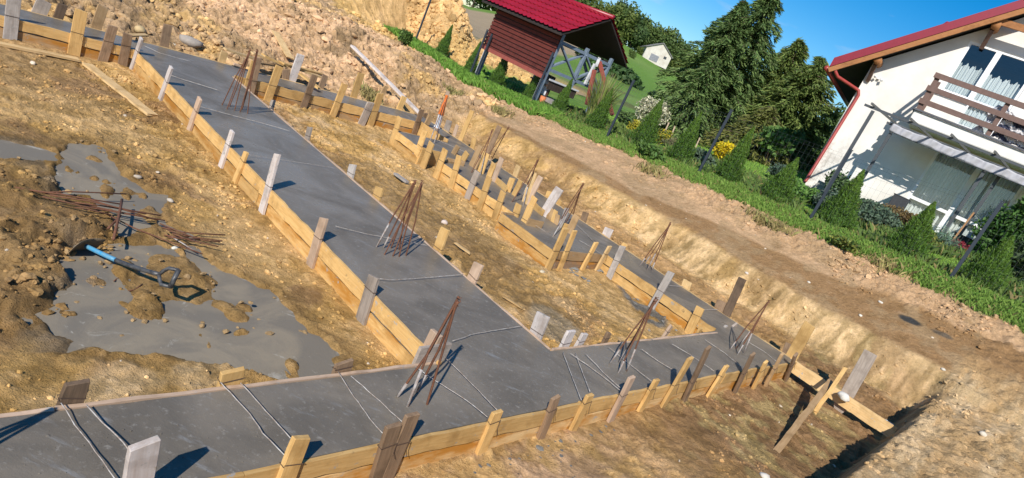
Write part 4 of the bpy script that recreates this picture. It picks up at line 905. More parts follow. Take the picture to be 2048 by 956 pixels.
def thuja_mesh(root,h,rad,seed,n=5200):
    rg=np.random.RandomState(seed);t=rg.uniform(0,1,n)**1.25;a=rg.uniform(0,2*math.pi,n)
    prof=lambda t:np.where(t<.12,.55+.45*t/.12,1-((t-.12)/.88)**.95)*rad+.010
    lump=1+.16*np.sin(a*3+t*17+seed)+.12*np.sin(a*5-t*29)
    rr=prof(t)*lump*rg.uniform(.55,1.05,n);C=np.stack([np.cos(a)*rr,np.sin(a)*rr,t*h*.97+.03],1)
    T=np.stack([np.cos(a)*.55,np.sin(a)*.55,np.full(n,.95)],1)+rg.normal(0,.35,(n,3));Nn=np.stack([np.cos(a),np.sin(a),0*a],1)+rg.normal(0,.5,(n,3))
    L=rg.uniform(.028,.06,n);Wd=rg.uniform(.009,.020,n)
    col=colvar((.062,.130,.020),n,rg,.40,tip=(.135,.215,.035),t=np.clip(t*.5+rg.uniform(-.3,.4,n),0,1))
    # inner twig mass
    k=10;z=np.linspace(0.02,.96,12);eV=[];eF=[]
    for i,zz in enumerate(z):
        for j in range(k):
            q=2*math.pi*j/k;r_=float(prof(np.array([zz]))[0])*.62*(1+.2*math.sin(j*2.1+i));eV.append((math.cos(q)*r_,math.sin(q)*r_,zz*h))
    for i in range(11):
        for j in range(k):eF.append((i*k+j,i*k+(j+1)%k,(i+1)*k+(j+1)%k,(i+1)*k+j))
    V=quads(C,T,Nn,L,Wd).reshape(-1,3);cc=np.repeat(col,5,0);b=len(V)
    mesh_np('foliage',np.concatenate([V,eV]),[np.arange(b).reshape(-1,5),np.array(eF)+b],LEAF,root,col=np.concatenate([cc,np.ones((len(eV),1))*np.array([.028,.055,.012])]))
    mb=MB();mb.tube([(0,0,-.15),(0,0,h*.5)],.02,6);mb.obj('trunk',BARK,root)
TH=[((873,132),(904,52),.20,14.75,'thin thuja far left in the row, beside the leftmost fence posts'),((934,152),(957,84),.18,14.75,'small thuja hugging the double dark post left of the red hut'),((985,182),(1016,98),.22,14.8,'thuja in front of the left half of the red hut'),((1055,205),(1078,118),.19,14.8,'thuja in front of the right half of the red hut'),
 ((1112,228),(1135,156),.19,14.8,'thuja by the open end of the red hut'),((1185,262),(1216,176),.24,14.8,'thuja in front of the tall reed clump'),((1275,300),(1313,194),.30,14.8,'thuja between the white bush and the yellow flowers'),((1353,326),(1402,228),.26,14.8,'thuja left of the fifth fence post with steep bare lawn behind'),
 ((1446,366),(1499,254),.27,14.8,'thuja beside the biggest yellow flower bush'),((1540,410),(1592,318),.33,14.8,'broad thuja left of the tall pergola post'),((1657,462),(1736,348),.34,14.8,'thuja in front of the left house wall'),((1798,522),(1868,408),.34,14.8,'thuja in front of the garden window'),((1948,582),(2005,468),.36,14.9,'thuja merging with the big hedge at the right edge')]
for i,(b,t,rd,v_,lab) in enumerate(TH):
    B=onv(*b,v_);u_,vv_=UVof(B);g=gz(u_,vv_);T=onv(*t,v_);h=T[2]-g;print('TH',i,round(B[2]-g,2),round(h,2),round(T[2]-B[2],2))
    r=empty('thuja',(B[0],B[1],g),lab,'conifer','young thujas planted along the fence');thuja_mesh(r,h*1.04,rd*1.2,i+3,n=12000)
    r.rotation_euler=(RS.uniform(-.03,.03),RS.uniform(-.03,.03),0)
def spruce(px_base,px_top,dist,rad,seed,lab,name='spruce_tree',n=26000,base=(.072,.122,.040),tip=(.155,.215,.065),droop=.35,dens=1.,zoff=0,cat='tree'):
    rb=ray(*px_base);B=EYE+rb*(dist/np.hypot(rb[0],rb[1]));g=gz(*UVof(B));rt_=ray(*px_top);T=EYE+rt_*(dist/np.hypot(rt_[0],rt_[1]))
    B=np.array([T[0],T[1],gz(*UVof(T))]);h=T[2]-B[2]
    rg=np.random.RandomState(seed);r=empty(name,B,lab,cat,None)
    mb=MB();mb.tube([(0,0,-.3),(0,0,h*.5),(0,0,h*.98)],h*.022,8,r1=.015);mb.obj('trunk',BARK,r)
    Cs=[];Ts=[];Ls=[];Ns=[];wb=MB();nb=int(150*dens)
    for k in range(nb):
        if rg.rand()<.18: continue
        t=.06+.94*(k/nb)**.85;z=h*t;a=k*2.4+rg.uniform(-.4,.4);Lb=rad*(1-t)**.75*rg.uniform(.5,1.25)+.12
        m=int(n/nb*(.25+1.6*(1-t)));s=rg.uniform(.08,1,m)**.75;up=.28-.5*t*0
        zz=z+Lb*(s*.16-droop*s*s)+rg.normal(0,.03,m);w=Lb*.15*(1-s*.75)+.03
        off=rg.uniform(-1,1,m)*w;hang=-np.abs(rg.normal(0,.13,m))*(.3+s)
        ca,sa=math.cos(a),math.sin(a);x=ca*Lb*s-sa*off;y=sa*Lb*s+ca*off
        Cs.append(np.stack([x,y,zz+hang],1));Ts.append(np.stack([ca*np.ones(m)-sa*off/w*.8,sa*np.ones(m)+ca*off/w*.8,rg.uniform(-.9,.25,m)],1)+rg.normal(0,.25,(m,3)));Ls.append(rg.uniform(.12,.30,m))
        wb.tube([(0,0,z),(ca*Lb*.5,sa*Lb*.5,z+Lb*(.08-droop*.25)),(ca*Lb,sa*Lb,z+Lb*(.16-droop))],.022,4,cap=False,r1=.006)
    wb.obj('branches',BARK,r)
    C=np.concatenate(Cs);T_=np.concatenate(Ts);L=np.concatenate(Ls);k=len(C);rr=np.hypot(C[:,0],C[:,1])/rad
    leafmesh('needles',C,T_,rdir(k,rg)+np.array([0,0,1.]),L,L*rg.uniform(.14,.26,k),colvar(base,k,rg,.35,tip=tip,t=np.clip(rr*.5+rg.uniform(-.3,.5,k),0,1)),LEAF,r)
    return r
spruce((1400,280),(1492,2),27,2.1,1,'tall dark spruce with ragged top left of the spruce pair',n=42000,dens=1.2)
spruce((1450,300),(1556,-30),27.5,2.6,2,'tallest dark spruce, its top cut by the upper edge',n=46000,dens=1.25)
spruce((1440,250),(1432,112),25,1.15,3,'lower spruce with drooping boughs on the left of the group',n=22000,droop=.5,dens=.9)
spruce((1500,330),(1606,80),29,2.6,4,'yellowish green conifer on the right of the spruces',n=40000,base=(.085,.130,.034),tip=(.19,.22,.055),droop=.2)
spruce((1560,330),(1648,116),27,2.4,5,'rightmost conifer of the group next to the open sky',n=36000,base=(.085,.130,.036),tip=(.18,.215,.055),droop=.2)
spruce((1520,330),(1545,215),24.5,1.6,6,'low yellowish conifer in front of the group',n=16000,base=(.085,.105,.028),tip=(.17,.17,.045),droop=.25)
def bushcloud(root,name,rad,h,n,leaf,base,tip,seed,z0=0.,lumps=7,wl=.55,flat=1.,core=True):
    rg=np.random.RandomState(seed);ce=[(rg.uniform(-.5,.5)*rad,rg.uniform(-.5,.5)*rad,z0+h*rg.uniform(.3,.78),rad*rg.uniform(.38,.62)) for k in range(lumps)]+[(0,0,z0+h*.5,rad*.7)]
    which=rg.randint(0,len(ce),n);ce=np.array(ce);d=rdir(n,rg);rr=ce[which,3]*rg.uniform(.55,1.08,n);C=ce[which,:3]+d*rr[:,None]*np.array([1,1,flat*h/(2*rad)*1.1])
    C=C[C[:,2]>z0*.6];n=len(C);d=d[:n];L=rg.uniform(.7,1.3,n)*leaf
    return leafmesh(name,C,rdir(n,rg)+np.array([0,0,-.1]),rdir(n,rg)+np.array([0,-.3,.8]),L,L*wl,colvar(base,n,rg,.35,tip=tip,t=np.clip(rg.uniform(-.3,.7,n),0,1)),LEAF,root)
def bush(px,rad,h,leaf,base,tip,lab,seed,n=2600,name='garden_shrub',cat='shrub',grp=None,stem=True,lift=0.,**k):
    P=hit(*px);r=empty(name,P,lab,cat,grp)
    if stem:
        mb=MB()
        for q in range(5):
            a=q*1.3;mb.tube([(0,0,-.05),(math.cos(a)*rad*.3,math.sin(a)*rad*.3,h*.45),(math.cos(a)*rad*.55,math.sin(a)*rad*.5,h*.8)],.012,4,r1=.005)
        mb.obj('stems',BARK,r)
    bushcloud(r,'foliage',rad,h,n,leaf,base,tip,seed,**k);return r
G1=(.05,.095,.022);G1t=(.11,.18,.04);BL=(.055,.085,.055);BLt=(.12,.17,.12);YF=(.45,.34,.01);YFt=(.52,.42,.02)
bush((1290,262),.75,1.35,.09,(.28,.28,.17),(.62,.58,.45),'cream flowering bush left of centre in the garden',21,n=3600)
bush((1345,275),.62,.95,.16,(.045,.09,.025),(.09,.17,.04),'broad-leaved green bush under the left spruce boughs',22,n=1500,wl=.8)
bush((1262,272),.32,.55,.07,(.25,.25,.03),YF,'small yellow flowering plant beside the third fence post',23,n=1100)
bush((1316,290),.30,.50,.07,(.12,.15,.03),YF,'small yellow flowers behind the thuja by the white bush',24,n=900)
bush((1440,330),.50,.75,.08,YF,YFt,'large bright yellow flower bush',25,n=2400)
bush((1470,325),.22,.5,.10,(.12,.17,.03),YF,'yellow-tipped plant beside the yellow flower bush',26,n=600)
bush((1530,330),.75,1.05,.17,(.06,.12,.03),(.13,.22,.05),'young fruit tree with large light green leaves',27,n=1500,wl=.7,name='fruit_tree',cat='small tree',z0=.3)
bush((1250,258),.5,.5,.10,(.06,.10,.03),(.12,.18,.05),'weedy green plants behind the third fence post',28,n=1200)
bush((1300,320),.42,.35,.10,G1,G1t,'grassy green clump by the thuja with yellow flowers',29,n=1000)
bush((1345,305),.5,.4,.09,(.10,.10,.045),(.16,.17,.07),'brownish dry garden plants under the broad-leaved bush',30,n=1200)
bush((1400,335),.45,.45,.08,(.05,.08,.04),BLt,'dull green low plants left of the fifth fence post',31,n=1200)
bush((1548,360),.42,.55,.07,BL,BLt,'bluish juniper before the house corner',32,n=1800)
bush((1570,385),.5,.45,.10,(.07,.15,.03),(.14,.24,.05),'lush vegetable greens near the house corner',33,n=1400)
bush((1600,400),.55,.40,.10,(.07,.15,.03),(.14,.24,.05),'low leafy greens left of the tall pergola post',34,n=1400)
bush((1655,395),.40,.85,.09,(.06,.10,.04),(.12,.18,.07),'thin leafy shrub against the left house wall',35,n=800)
bush((1640,425),.45,.6,.07,BL,BLt,'bluish juniper at the foot of the tall pergola post',36,n=1800)
bush((1740,455),.75,.60,.07,BL,(.12,.17,.10),'wide spreading juniper left of the window',37,n=3800)
bush((1700,440),.35,.5,.07,(.14,.09,.03),(.20,.16,.05),'reddish brown small shrub between two thujas',38,n=900)
bush((1790,455),.55,.50,.07,(.11,.075,.03),(.17,.12,.05),'rusty brown spreading shrub under the window',39,n=2400)
bush((1830,490),.45,.40,.07,(.10,.12,.03),(.25,.24,.05),'yellowish green low plants before the window',40,n=1400)
bush((1905,505),.30,.35,.06,(.16,.02,.03),(.28,.05,.06),'small crimson leaved shrub left of the right fence post',41,n=900)
bush((1880,500),.40,.55,.10,(.09,.15,.10),(.20,.28,.20),'pale spiky blue-green plant below the window',42,n=900,wl=.12)
bush((1690,500),.35,.25,.06,G1,(.2,.2,.04),'low yellow-green plants at the foot of the house-side thuja',43,n=800)
for i,(px,rad,h) in enumerate([((2010,470),1.0,2.6),((2050,500),1.0,3.0),((1975,520),.6,1.8)]):
    bush(px,rad,h,.10,(.035,.085,.018),(.08,.16,.03),['big dark evergreen hedge bush at the right edge','hedge bush cut by the right edge','smaller evergreen bush right of the last fence post'][i],50+i,n=9000,wl=.5,lumps=12,name='hedge_bush')
bush((1975,400),.42,.9,.16,(.03,.06,.02),(.07,.12,.03),'dark glossy leafy shrub in front of the right window pane',55,n=900,wl=.45,z0=.9)
bush((803,92),.26,.50,.06,(.05,.09,.02),(.12,.19,.04),'leafy weeds at the far left end of the grass verge',56,n=1500)
bush((2040,570),.8,1.2,.10,(.03,.05,.02),(.06,.09,.03),'dark shrub in the lower right corner of the garden',57,n=3000)
# tall reed clump and its support
P=onv(1182,246,15.15);P[2]=gz(*UVof(P));r=empty('ornamental_grass',P,'tall clump of long striped reed leaves by the red posts','grass clump');rg=np.random.RandomState(61);V=[];F=[];cc=[]
for k in range(420):
    a=rg.uniform(0,6.28);b0=rg.uniform(0,.22);h=rg.uniform(.9,1.75);out=rg.uniform(.1,.75);w=rg.uniform(.012,.03);ca,sa=math.cos(a),math.sin(a);b=len(V);c=np.array([.26,.34,.08])*rg.uniform(.6,1.3) if rg.rand()<.75 else np.array([.36,.30,.15])*rg.uniform(.7,1.1)
    for s in range(6):
        t=s/5;x=b0+out*t*t;z=h*(t-.25*out*t*t*t);ww=w*(1-t*.9)
        V+=[(ca*x-sa*ww,sa*x+ca*ww,z),(ca*x+sa*ww,sa*x-ca*ww,z)];cc+=[c,c]
    for s in range(5):F.append((b+2*s,b+2*s+1,b+2*s+3,b+2*s+2))
mesh_np('leaves',V,np.array(F),LEAF,r,col=np.array(cc))
# garden stakes
GS=[((1318,290),(1338,245)),((1336,292),(1350,252)),((1462,355),(1492,312)),((1390,298),(1400,275)),((1328,285),(1330,262))]
for i,(a,b) in enumerate(GS):
    A=hit(*a);d_=np.hypot(A[0],A[1]);rb=ray(*b);B=EYE+rb*(d_/np.hypot(rb[0],rb[1]));mb=MB();mb.beam(A-(0,0,.1),B,.04,.04);tag(mb.obj('garden_stake',plain('bleached_wood',(.5,.38,.25),scale=20),None,loc=A),['greyish garden stake left of the leaning pair','second garden stake right behind the white bush','pale stake tied beside the thuja by the yellow flowers','short garden stake under the spruce boughs','thin leaning cane behind the yellow flowers'][i],'garden stake')
# grass blades
def grass(name,lab,n,fn,hr,wr,base,tip,seed,dry=.06):
    rg=np.random.RandomState(seed);uu_,vv_=fn(rg,n);n=len(uu_);z=ground(uu_,vv_);a=rg.uniform(0,6.28,n);h=rg.uniform(*hr,n);w=rg.uniform(*wr,n)
    P=uu_[:,None]*UA+vv_[:,None]*VA;P[:,2]=z-.01;b=rg.uniform(.1,.8,n)*h;o=np.stack([np.cos(a),np.sin(a),0*a],1);s=np.stack([-np.sin(a),np.cos(a),0*a],1)*w[:,None]
    m=P+o*(b*.3)[:,None]+np.array([0,0,1])*(h*.6)[:,None];t=P+o*b[:,None]+np.array([0,0,1])*(h*rg.uniform(.75,1,n))[:,None]
    V=np.stack([P-s,P+s,m+s*.8,t,m-s*.8],1).reshape(-1,3);c=colvar(base,n,rg,.4,tip=tip,t=rg.uniform(0,1,n));k=rg.rand(n)<dry;c[k]=np.array([.33,.26,.11])*rg.uniform(.7,1.2,(k.sum(),1))
    o=mesh_np(name,V,np.arange(n*5).reshape(n,5),LEAF,col=np.repeat(c,5,0));return tag(o,lab,'grass',kind='stuff')
def f1(rg,n):
    a=rg.uniform(-3,19.2,n);b=13.55+1.6*rg.uniform(0,1,n);k=(b+.35*fbm((a*UA[0]+b*VA[0])*3.5,(a*UA[1]+b*VA[1])*3.5,4,57)>13.68+.12*rg.uniform(-1,1,n))|(rg.rand(n)<.02);return a[k],b[k]
grass('verge_grass','long green grass growing along the fence',110000,f1,(.05,.15),(.003,.006),(.080,.155,.024),(.18,.27,.055),71)
def f1b(rg,n):
    a=rg.uniform(11.5,19.2,n);b=13.3+1.2*rg.uniform(0,1,n)**1.3;return a,b
grass('verge_grass','taller lush grass at the far end of the verge',34000,f1b,(.10,.26),(.003,.008),(.075,.16,.022),(.17,.30,.05),72,dry=.03)
def f4(rg,n):
    a=rg.uniform(-4,13.5,n);b=14.5+rg.uniform(0,1,n)*3.2;k=fbm(a*1.1,b*1.1,3,151)>.02;return a[k],b[k]
grass('ground_cover','mixed low leafy plants in the garden bed behind the fence',42000,f4,(.08,.30),(.008,.020),(.060,.105,.026),(.14,.20,.05),75,dry=.10)
def f2(rg,n):
    a=rg.uniform(-4,16,n);b=rg.uniform(15,25,n);return a,b
grass('lawn_grass','mown lawn between the fence and the house',60000,f2,(.02,.07),(.005,.010),(.14,.25,.035),(.23,.37,.065),73,dry=.02)
def f3(rg,n):
    cs=[UVof(hit(*p)) for p in((735,110+80),(1000,226),(905,188),(1550,462),(1520,440),(1300,342),(1770,535))]
    a=[];b=[]
    for c in cs: a+=list(c[0]+rg.normal(0,.16,n));b+=list(c[1]+rg.normal(0,.12,n))
    return np.array(a),np.array(b)
grass('dry_tufts','straw-coloured tufts at the edge of the verge',260,f3,(.05,.22),(.003,.006),(.20,.20,.06),(.36,.30,.13),74,dry=.6)

#%%FAR
# ---------------------------------------------------------------- woods on the hill
def forest_proto(seed,h,rad,base,tip,n=2600,leaf=.55):
    rg=np.random.RandomState(seed);r=empty('woodland_tree',(0,0,0),'','')
    mb=MB();mb.tube([(0,0,-1),(0,0,h*.6)],h*.022,6,r1=.08);mb.obj('trunk',BARK,r)
    k=12;ce=np.array([(rg.uniform(-.55,.55)*rad,rg.uniform(-.55,.55)*rad,h*rg.uniform(.3,.85),rad*rg.uniform(.35,.6)) for _ in range(k)]+[(0,0,h*.5,rad*.8),(0,0,h*.25,rad*.7)])
    w=rg.randint(0,len(ce),n);d=rdir(n,rg);C=ce[w,:3]+d*(ce[w,3]*rg.uniform(.7,1.05,n))[:,None]*np.array([1,1,1.15]);L=rg.uniform(.6,1.4,n)*leaf
    leafmesh('crown',C,rdir(n,rg),d+.5*rdir(n,rg),L,L*.75,colvar(base,n,rg,.3,tip=tip,t=rg.uniform(0,.8,n)),LEAF,r);return r
PR=[forest_proto(81,11,4.0,(.045,.075,.020),(.08,.12,.03)),forest_proto(82,9.5,3.6,(.055,.085,.022),(.10,.14,.035)),forest_proto(83,12,3.8,(.040,.070,.024),(.07,.11,.03)),forest_proto(84,8.5,4.2,(.065,.090,.022),(.11,.14,.03))]
used_=[0]*4;rg=np.random.RandomState(91)
TR=[]
for az in np.arange(-11,9.8,.78):
    for rr,s in((158,1.),(170,1.1)):
        TR.append((az+rg.uniform(-.25,.25),rr+rg.uniform(-4,4),s))
WL=['woodland tree in the wooded hilltop behind the white farmhouse','bushy lighter tree in the wooded hilltop','tall narrow tree in the wooded hilltop','spreading olive-green tree in the wooded hilltop']
topel=lambda az:np.interp(az,[-11,-4,1.9,4.2,6.3,8,9.8],[5.0,6.2,6.6,6.1,5.7,4.2,3.4])
hh=[11*1.02,9.5,12,8.5]
for az,rr,s in TR:
    i=rg.randint(4)
    if 2.4<az<6.3 and rr<164: rr+=8
    p=azr(az,rr);g=gz(*UVof(p));target=2.4+rr*math.tan(R(topel(az)-.5+rg.uniform(-.5,.3)))-g;sc=max(.35,target/ hh[i])
    r=PR[i] if used_[i]==0 else copytree(PR[i]);used_[i]=1
    r.location=(p[0],p[1],g-.3);r.scale=(sc*.5+.5,sc*.5+.5,sc);r.rotation_euler=(0,0,rg.uniform(0,6));tag(r,WL[i],'tree','woodland trees on the hill, kind %s'%ORD[i])
def far_bush(px,r_,dist_scale,h,lab,i,sc):
    P=hit(*px);c=copytree(PR[i]);c.location=P-(0,0,.3);c.scale=(sc,sc,sc*.8);c.rotation_euler=(0,0,px[0]);tag(c,lab,'tree');del c['group'];return c
for k,(px,i,sc,lab) in enumerate([((1325,128),3,.30,'round bush standing beside the white farmhouse'),((1262,115),1,.22,'left bush of the row in front of the wood'),((1278,108),3,.25,'dark bush left of the white farmhouse'),((1238,92),1,.25,'bush by the orange machine on the hill')]): far_bush(px,0,0,0,lab,i,sc)
for k,(az,rr,el,i) in enumerate([(19.2,75,5.6,0),(20.6,78,5.2,1),(18.0,80,4.6,2),(22.5,80,4.5,3),(15.5,90,3.6,0)]):
    p=azr(az,rr);g=gz(*UVof(p));c=copytree(PR[i]);sc=(2.4+rr*math.tan(R(el))-g)/hh[i];c.location=(p[0],p[1],g-.3);c.scale=(sc*.8,sc*.8,sc);tag(c,['broadleaf tree seen in the gap between conifers and house','tree half hidden by the house corner','tree behind the rightmost conifer','tree hidden behind the white house','tree beyond the conifer group'][k],'tree');del c['group']
# hedge lump on the meadow
P=hit(1212,140);r=empty('meadow_hedge',P,'dark hedge patch on the green slope right of the hut roof','hedge');rg=np.random.RandomState(93);d=rdir(2500,rg);t=rg.uniform(-1,1,2500)
ax=(hit(1240,158)-hit(1186,118));C=ax[None]*t[:,None]*.5+d*np.array([2.2,2.2,1.1]);C[:,2]=np.abs(d[:,2])*1.2+ax[2]*t*.5
leafmesh('foliage',C,rdir(2500,rg),d,rg.uniform(.3,.7,2500),rg.uniform(.2,.45,2500),colvar((.045,.085,.025),2500,rg),LEAF,r)
# farmhouse
def gabled(root,L,Wd,h,rh,wallm,roofm,ov=.3):
    mb=MB();x,y=L/2,Wd/2
    V=[(-x,-y,-.6),(x,-y,-.6),(x,y,-.6),(-x,y,-.6),(-x,-y,h),(x,-y,h),(x,y,h),(-x,y,h),(0,-y,h+rh),(0,y,h+rh)]
    mb.add(V,[(0,1,5,8,4),(2,3,7,9,6),(1,2,6,5),(3,0,4,7)]);mb.obj('wall',wallm,root)
    mb=MB();k=rh/x
    for s in(-1,1):
        a=(0,-y-ov,h+rh+.03);b=(s*(x+ov),-y-ov,h-ov*k+.03);c=(s*(x+ov),y+ov,h-ov*k+.03);d=(0,y+ov,h+rh+.03);t=.18
        V=[a,b,c,d]+[(q[0],q[1],q[2]+t) for q in(a,b,c,d)];mb.add(V,[(0,1,2,3),(4,7,6,5),(0,4,5,1),(1,5,6,2),(2,6,7,3),(3,7,4,0)])
    return mb.obj('roof',roofm,root)
P=azr(4.45,148);g=gz(*UVof(P))
r=empty('farmhouse',(P[0],P[1],g),'small white gabled farm building on the hill before the wood','building',rz=R(-4.45)+R(8))
WHT=plain('old_whitewash',(.62,.58,.52),rough=.9,var=.12,scale=1.2,c2=(.48,.42,.36));gabled(r,5.6,9,2.0,1.8,WHT,plain('grey_roofing',(.20,.19,.19),rough=.8,scale=2))
mb=MB();mb.box((-.5,-4.52,.5),(1.8,.08,1.3));mb.obj('barn_door',plain('grey_door',(.25,.25,.28),scale=3),r)
mb=MB();mb.box((1.6,-4.53,1.4),(.6,.06,.5));mb.obj('window',plain('dark_pane',(.06,.06,.07),rough=.2,bst=0),r)
P=hit(1243,84);r=empty('farm_trailer',P,'orange farm machine parked at the edge of the wood','farm machine',rz=.4)
mb=MB();mb.box((0,0,1.1),(3.2,1.6,.9));mb.box((-.6,0,1.8),(1.4,1.4,.6));mb.obj('body',plain('orange_paint',(.75,.22,.05),rough=.5,scale=3),r,bevel=.1)
for k,(a,b) in enumerate(((-1,-.8),(1,-.8),(-1,.8),(1,.8))): mb=MB();mb.tube([(a,b-.12,.5),(a,b+.12,.5)],.5,14);mb.obj('wheel',BLK,r)
P=hit(1262,93);mb=MB();mb.box(P+(0,0,.9),(4.,2.,1.8));mb.box(P+(0,0,1.9),(4.3,2.2,.2));tag(mb.obj('rubble_stack',plain('pale_stack',(.42,.38,.34),scale=2),None,loc=P),'low pale stack left of the white farm building','stack')

#%%GAZEBO
# ---------------------------------------------------------------- red garden hut
ga=R(-50);gd=np.array([-math.sin(ga),-math.cos(ga),0]);gn=np.array([math.cos(ga),-math.sin(ga),0])
rr=ray(950,157);Q0=EYE+rr*(21.0/rr[1])
hut=empty('garden_hut',Q0,'open wooden garden hut with red tiled roof and dark red boarded wall','hut',rz=math.atan2(gd[1],gd[0]))
GREY=plain('bluegrey_paint',(.14,.19,.26),rough=.6,scale=9,var=.12,c2=(.20,.25,.31));WPA=plain('white_paint_worn',(.70,.70,.70),rough=.6,scale=9,c2=(.5,.5,.52))
REDW=wood('redboard',(.175,.042,.032),(.12,.030,.024),'x');RROOF=None
m,nt,p=newmat('red_tiles');tc=N(nt,'ShaderNodeTexCoord');n1=N(nt,'ShaderNodeTexNoise',Scale=2.,Detail=5.);nt.links.new(tc.outputs['Object'],n1.inputs[0])
nt.links.new(mix(nt,(.30,.010,.024),(.23,.008,.018),ramp(nt,n1.outputs[0],.35,.65)),p.inputs['Base Color']);p.inputs['Roughness'].default_value=.38;RROOF=m
REDP=plain('red_lasure',(.34,.085,.060),rough=.6,scale=12,c2=(.26,.06,.045))
BRN=plain('brown_lasure',(.10,.045,.030),rough=.6,scale=12)
D2=2.5;zb=.0
for k,(x,y,zt,mt) in enumerate(((0.0,.03,2.25,GREY),(2.75,.03,2.3,GREY),(0.0,D2,2.3,GREY),(2.75,D2,2.3,GREY),(2.75,D2/2,2.25,GREY))):
    q=Q0+gd*x+gn*y;zg=gz(*UVof(q))-Q0[2]-.15;mb=MB();mb.box((x,y,(zt+zg)/2),(.10,.10,zt-zg));mb.obj('post',mt,hut,bevel=.006)
mb=MB();mb.box((0,-.035,.62),(.115,.02,.9));mb.obj('white_post_face',WPA,hut);mb=MB();mb.box((2.75,-.035,.75),(.115,.02,.8));mb.obj('white_post_face',WPA,hut)
nb=11;wb=MB()
for i in range(nb):
    z=1.02+i*.12;wb.box((1.31,-.062,z+.048),(2.98,.024,.092),((1,0,0),(0,1,.12),(0,-.12,1)))
wb.obj('board_wall',REDW,hut)
mb=MB();mb.box((1.31,-.036,1.68),(2.96,.012,1.36));mb.obj('gap_shade_sheet',plain('gap_shade_black',(.02,.01,.008),bst=0),hut)  # near-black sheet added to paint the shadow lines between the wall boards
mb=MB();mb.box((1.31,-.05,1.0),(3.0,.05,.12));mb.obj('sill_beam',REDP,hut)
mb=MB();mb.box((.35,-.02,.02),(1.0,.14,.16));mb.obj('foot_beam',plain('old_brick_paint',(.36,.16,.11),rough=.8,scale=8),hut)
# roof: ridge along x
ev=(-.42,2.30);rg_=(1.24,3.28);ev2=(2.92,2.30);x0,x1=-.62,3.14
def tiled(x0,x1,ya,za,yb,zb_):
    nx=110;ny=int(math.hypot(yb-ya,zb_-za)/.085);V=[];F=[]
    dy,dz=yb-ya,zb_-za;L=math.hypot(dy,dz);nyv,nzv=-dz/L,dy/L
    if nzv<0:nyv,nzv=-nyv,-nzv
    s=.30
    rows=[]
    for j in range(int(L/s)+1):
        t0=j*s;t1=min(L,(j+1)*s)
        rows.append((t0,.035));rows.append((t1-.001,.0))
    for (t,o_) in rows:
        for i in range(nx+1):
            x=x0+(x1-x0)*i/nx;w=.018*math.sin(2*math.pi*x/.19);tt=t+(.028*math.cos(2*math.pi*x/.19) if o_>0 else 0.);V.append((x,ya+dy*tt/L+nyv*(o_+w+.02),za+dz*tt/L+nzv*(o_+w+.02)))
    for j in range(len(rows)-1):
        for i in range(nx):a=j*(nx+1)+i;F.append((a,a+1,a+nx+2,a+nx+1))
    return V,F
V,F=tiled(x0,x1,ev[0],ev[1],*rg_);ro=mesh_np('roof',V,np.array(F),RROOF,hut)
V,F=tiled(x0,x1,ev2[0],ev2[1],*rg_);mesh_np('rear_roof',V,np.array(F),RROOF,hut)
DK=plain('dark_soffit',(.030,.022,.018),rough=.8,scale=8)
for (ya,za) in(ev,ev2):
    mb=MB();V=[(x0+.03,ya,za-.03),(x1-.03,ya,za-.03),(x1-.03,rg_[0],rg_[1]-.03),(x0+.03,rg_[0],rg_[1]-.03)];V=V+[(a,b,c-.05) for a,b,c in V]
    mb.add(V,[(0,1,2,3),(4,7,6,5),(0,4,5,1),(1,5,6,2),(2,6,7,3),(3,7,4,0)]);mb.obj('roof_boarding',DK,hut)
mb=MB();mb.tube([(x0-.03,rg_[0],rg_[1]+.03),(x1+.03,rg_[0],rg_[1]+.03)],.07,10);mb.obj('ridge_cap',RROOF,hut,smooth=True)
for k,(a,b) in enumerate((((2.75,0,2.08),(2.75,D2,2.08)),((2.75,0,1.25),(2.75,D2,1.25)))):
    mb=MB();mb.beam(a,b,.08,.09);mb.obj('rail',GREY,hut)
for (y0,y1) in((0,D2/2),(D2/2,D2)):
    for (za,zb2) in((1.28,2.05),(2.05,1.28)):
        mb=MB();mb.beam((2.75+(.03 if za>zb2 else -.03),y0,za),(2.75+(.03 if za>zb2 else -.03),y1,zb2),.045,.09,(1,0,0));mb.obj('cross_brace',GREY,hut)
for y in(0.,D2):
    mb=MB();mb.beam((.1,y,2.12),(2.7,y,2.12),.08,.12);mb.obj('top_plate',DK,hut)
mb=MB();mb.beam((1.6,D2,1.0),(2.7,D2,2.0),.05,.09);mb.obj('cross_brace',GREY,hut)
mb=MB();mb.beam((1.6,D2,2.0),(2.7,D2,1.0),.05,.09);mb.obj('cross_brace',GREY,hut)
mb=MB();mb.box((2.8,D2*.35,.85),(.03,1.3,.26));mb.obj('rail_board',plain('dark_board',(.06,.04,.03),scale=8),hut);mb=MB();mb.box((2.83,D2*.35,1.0),(.05,1.4,.05));mb.obj('rail_cap',WPA,hut)
def hutw(x,y,z): return Q0+gd*x+gn*y+np.array([0,0,z])
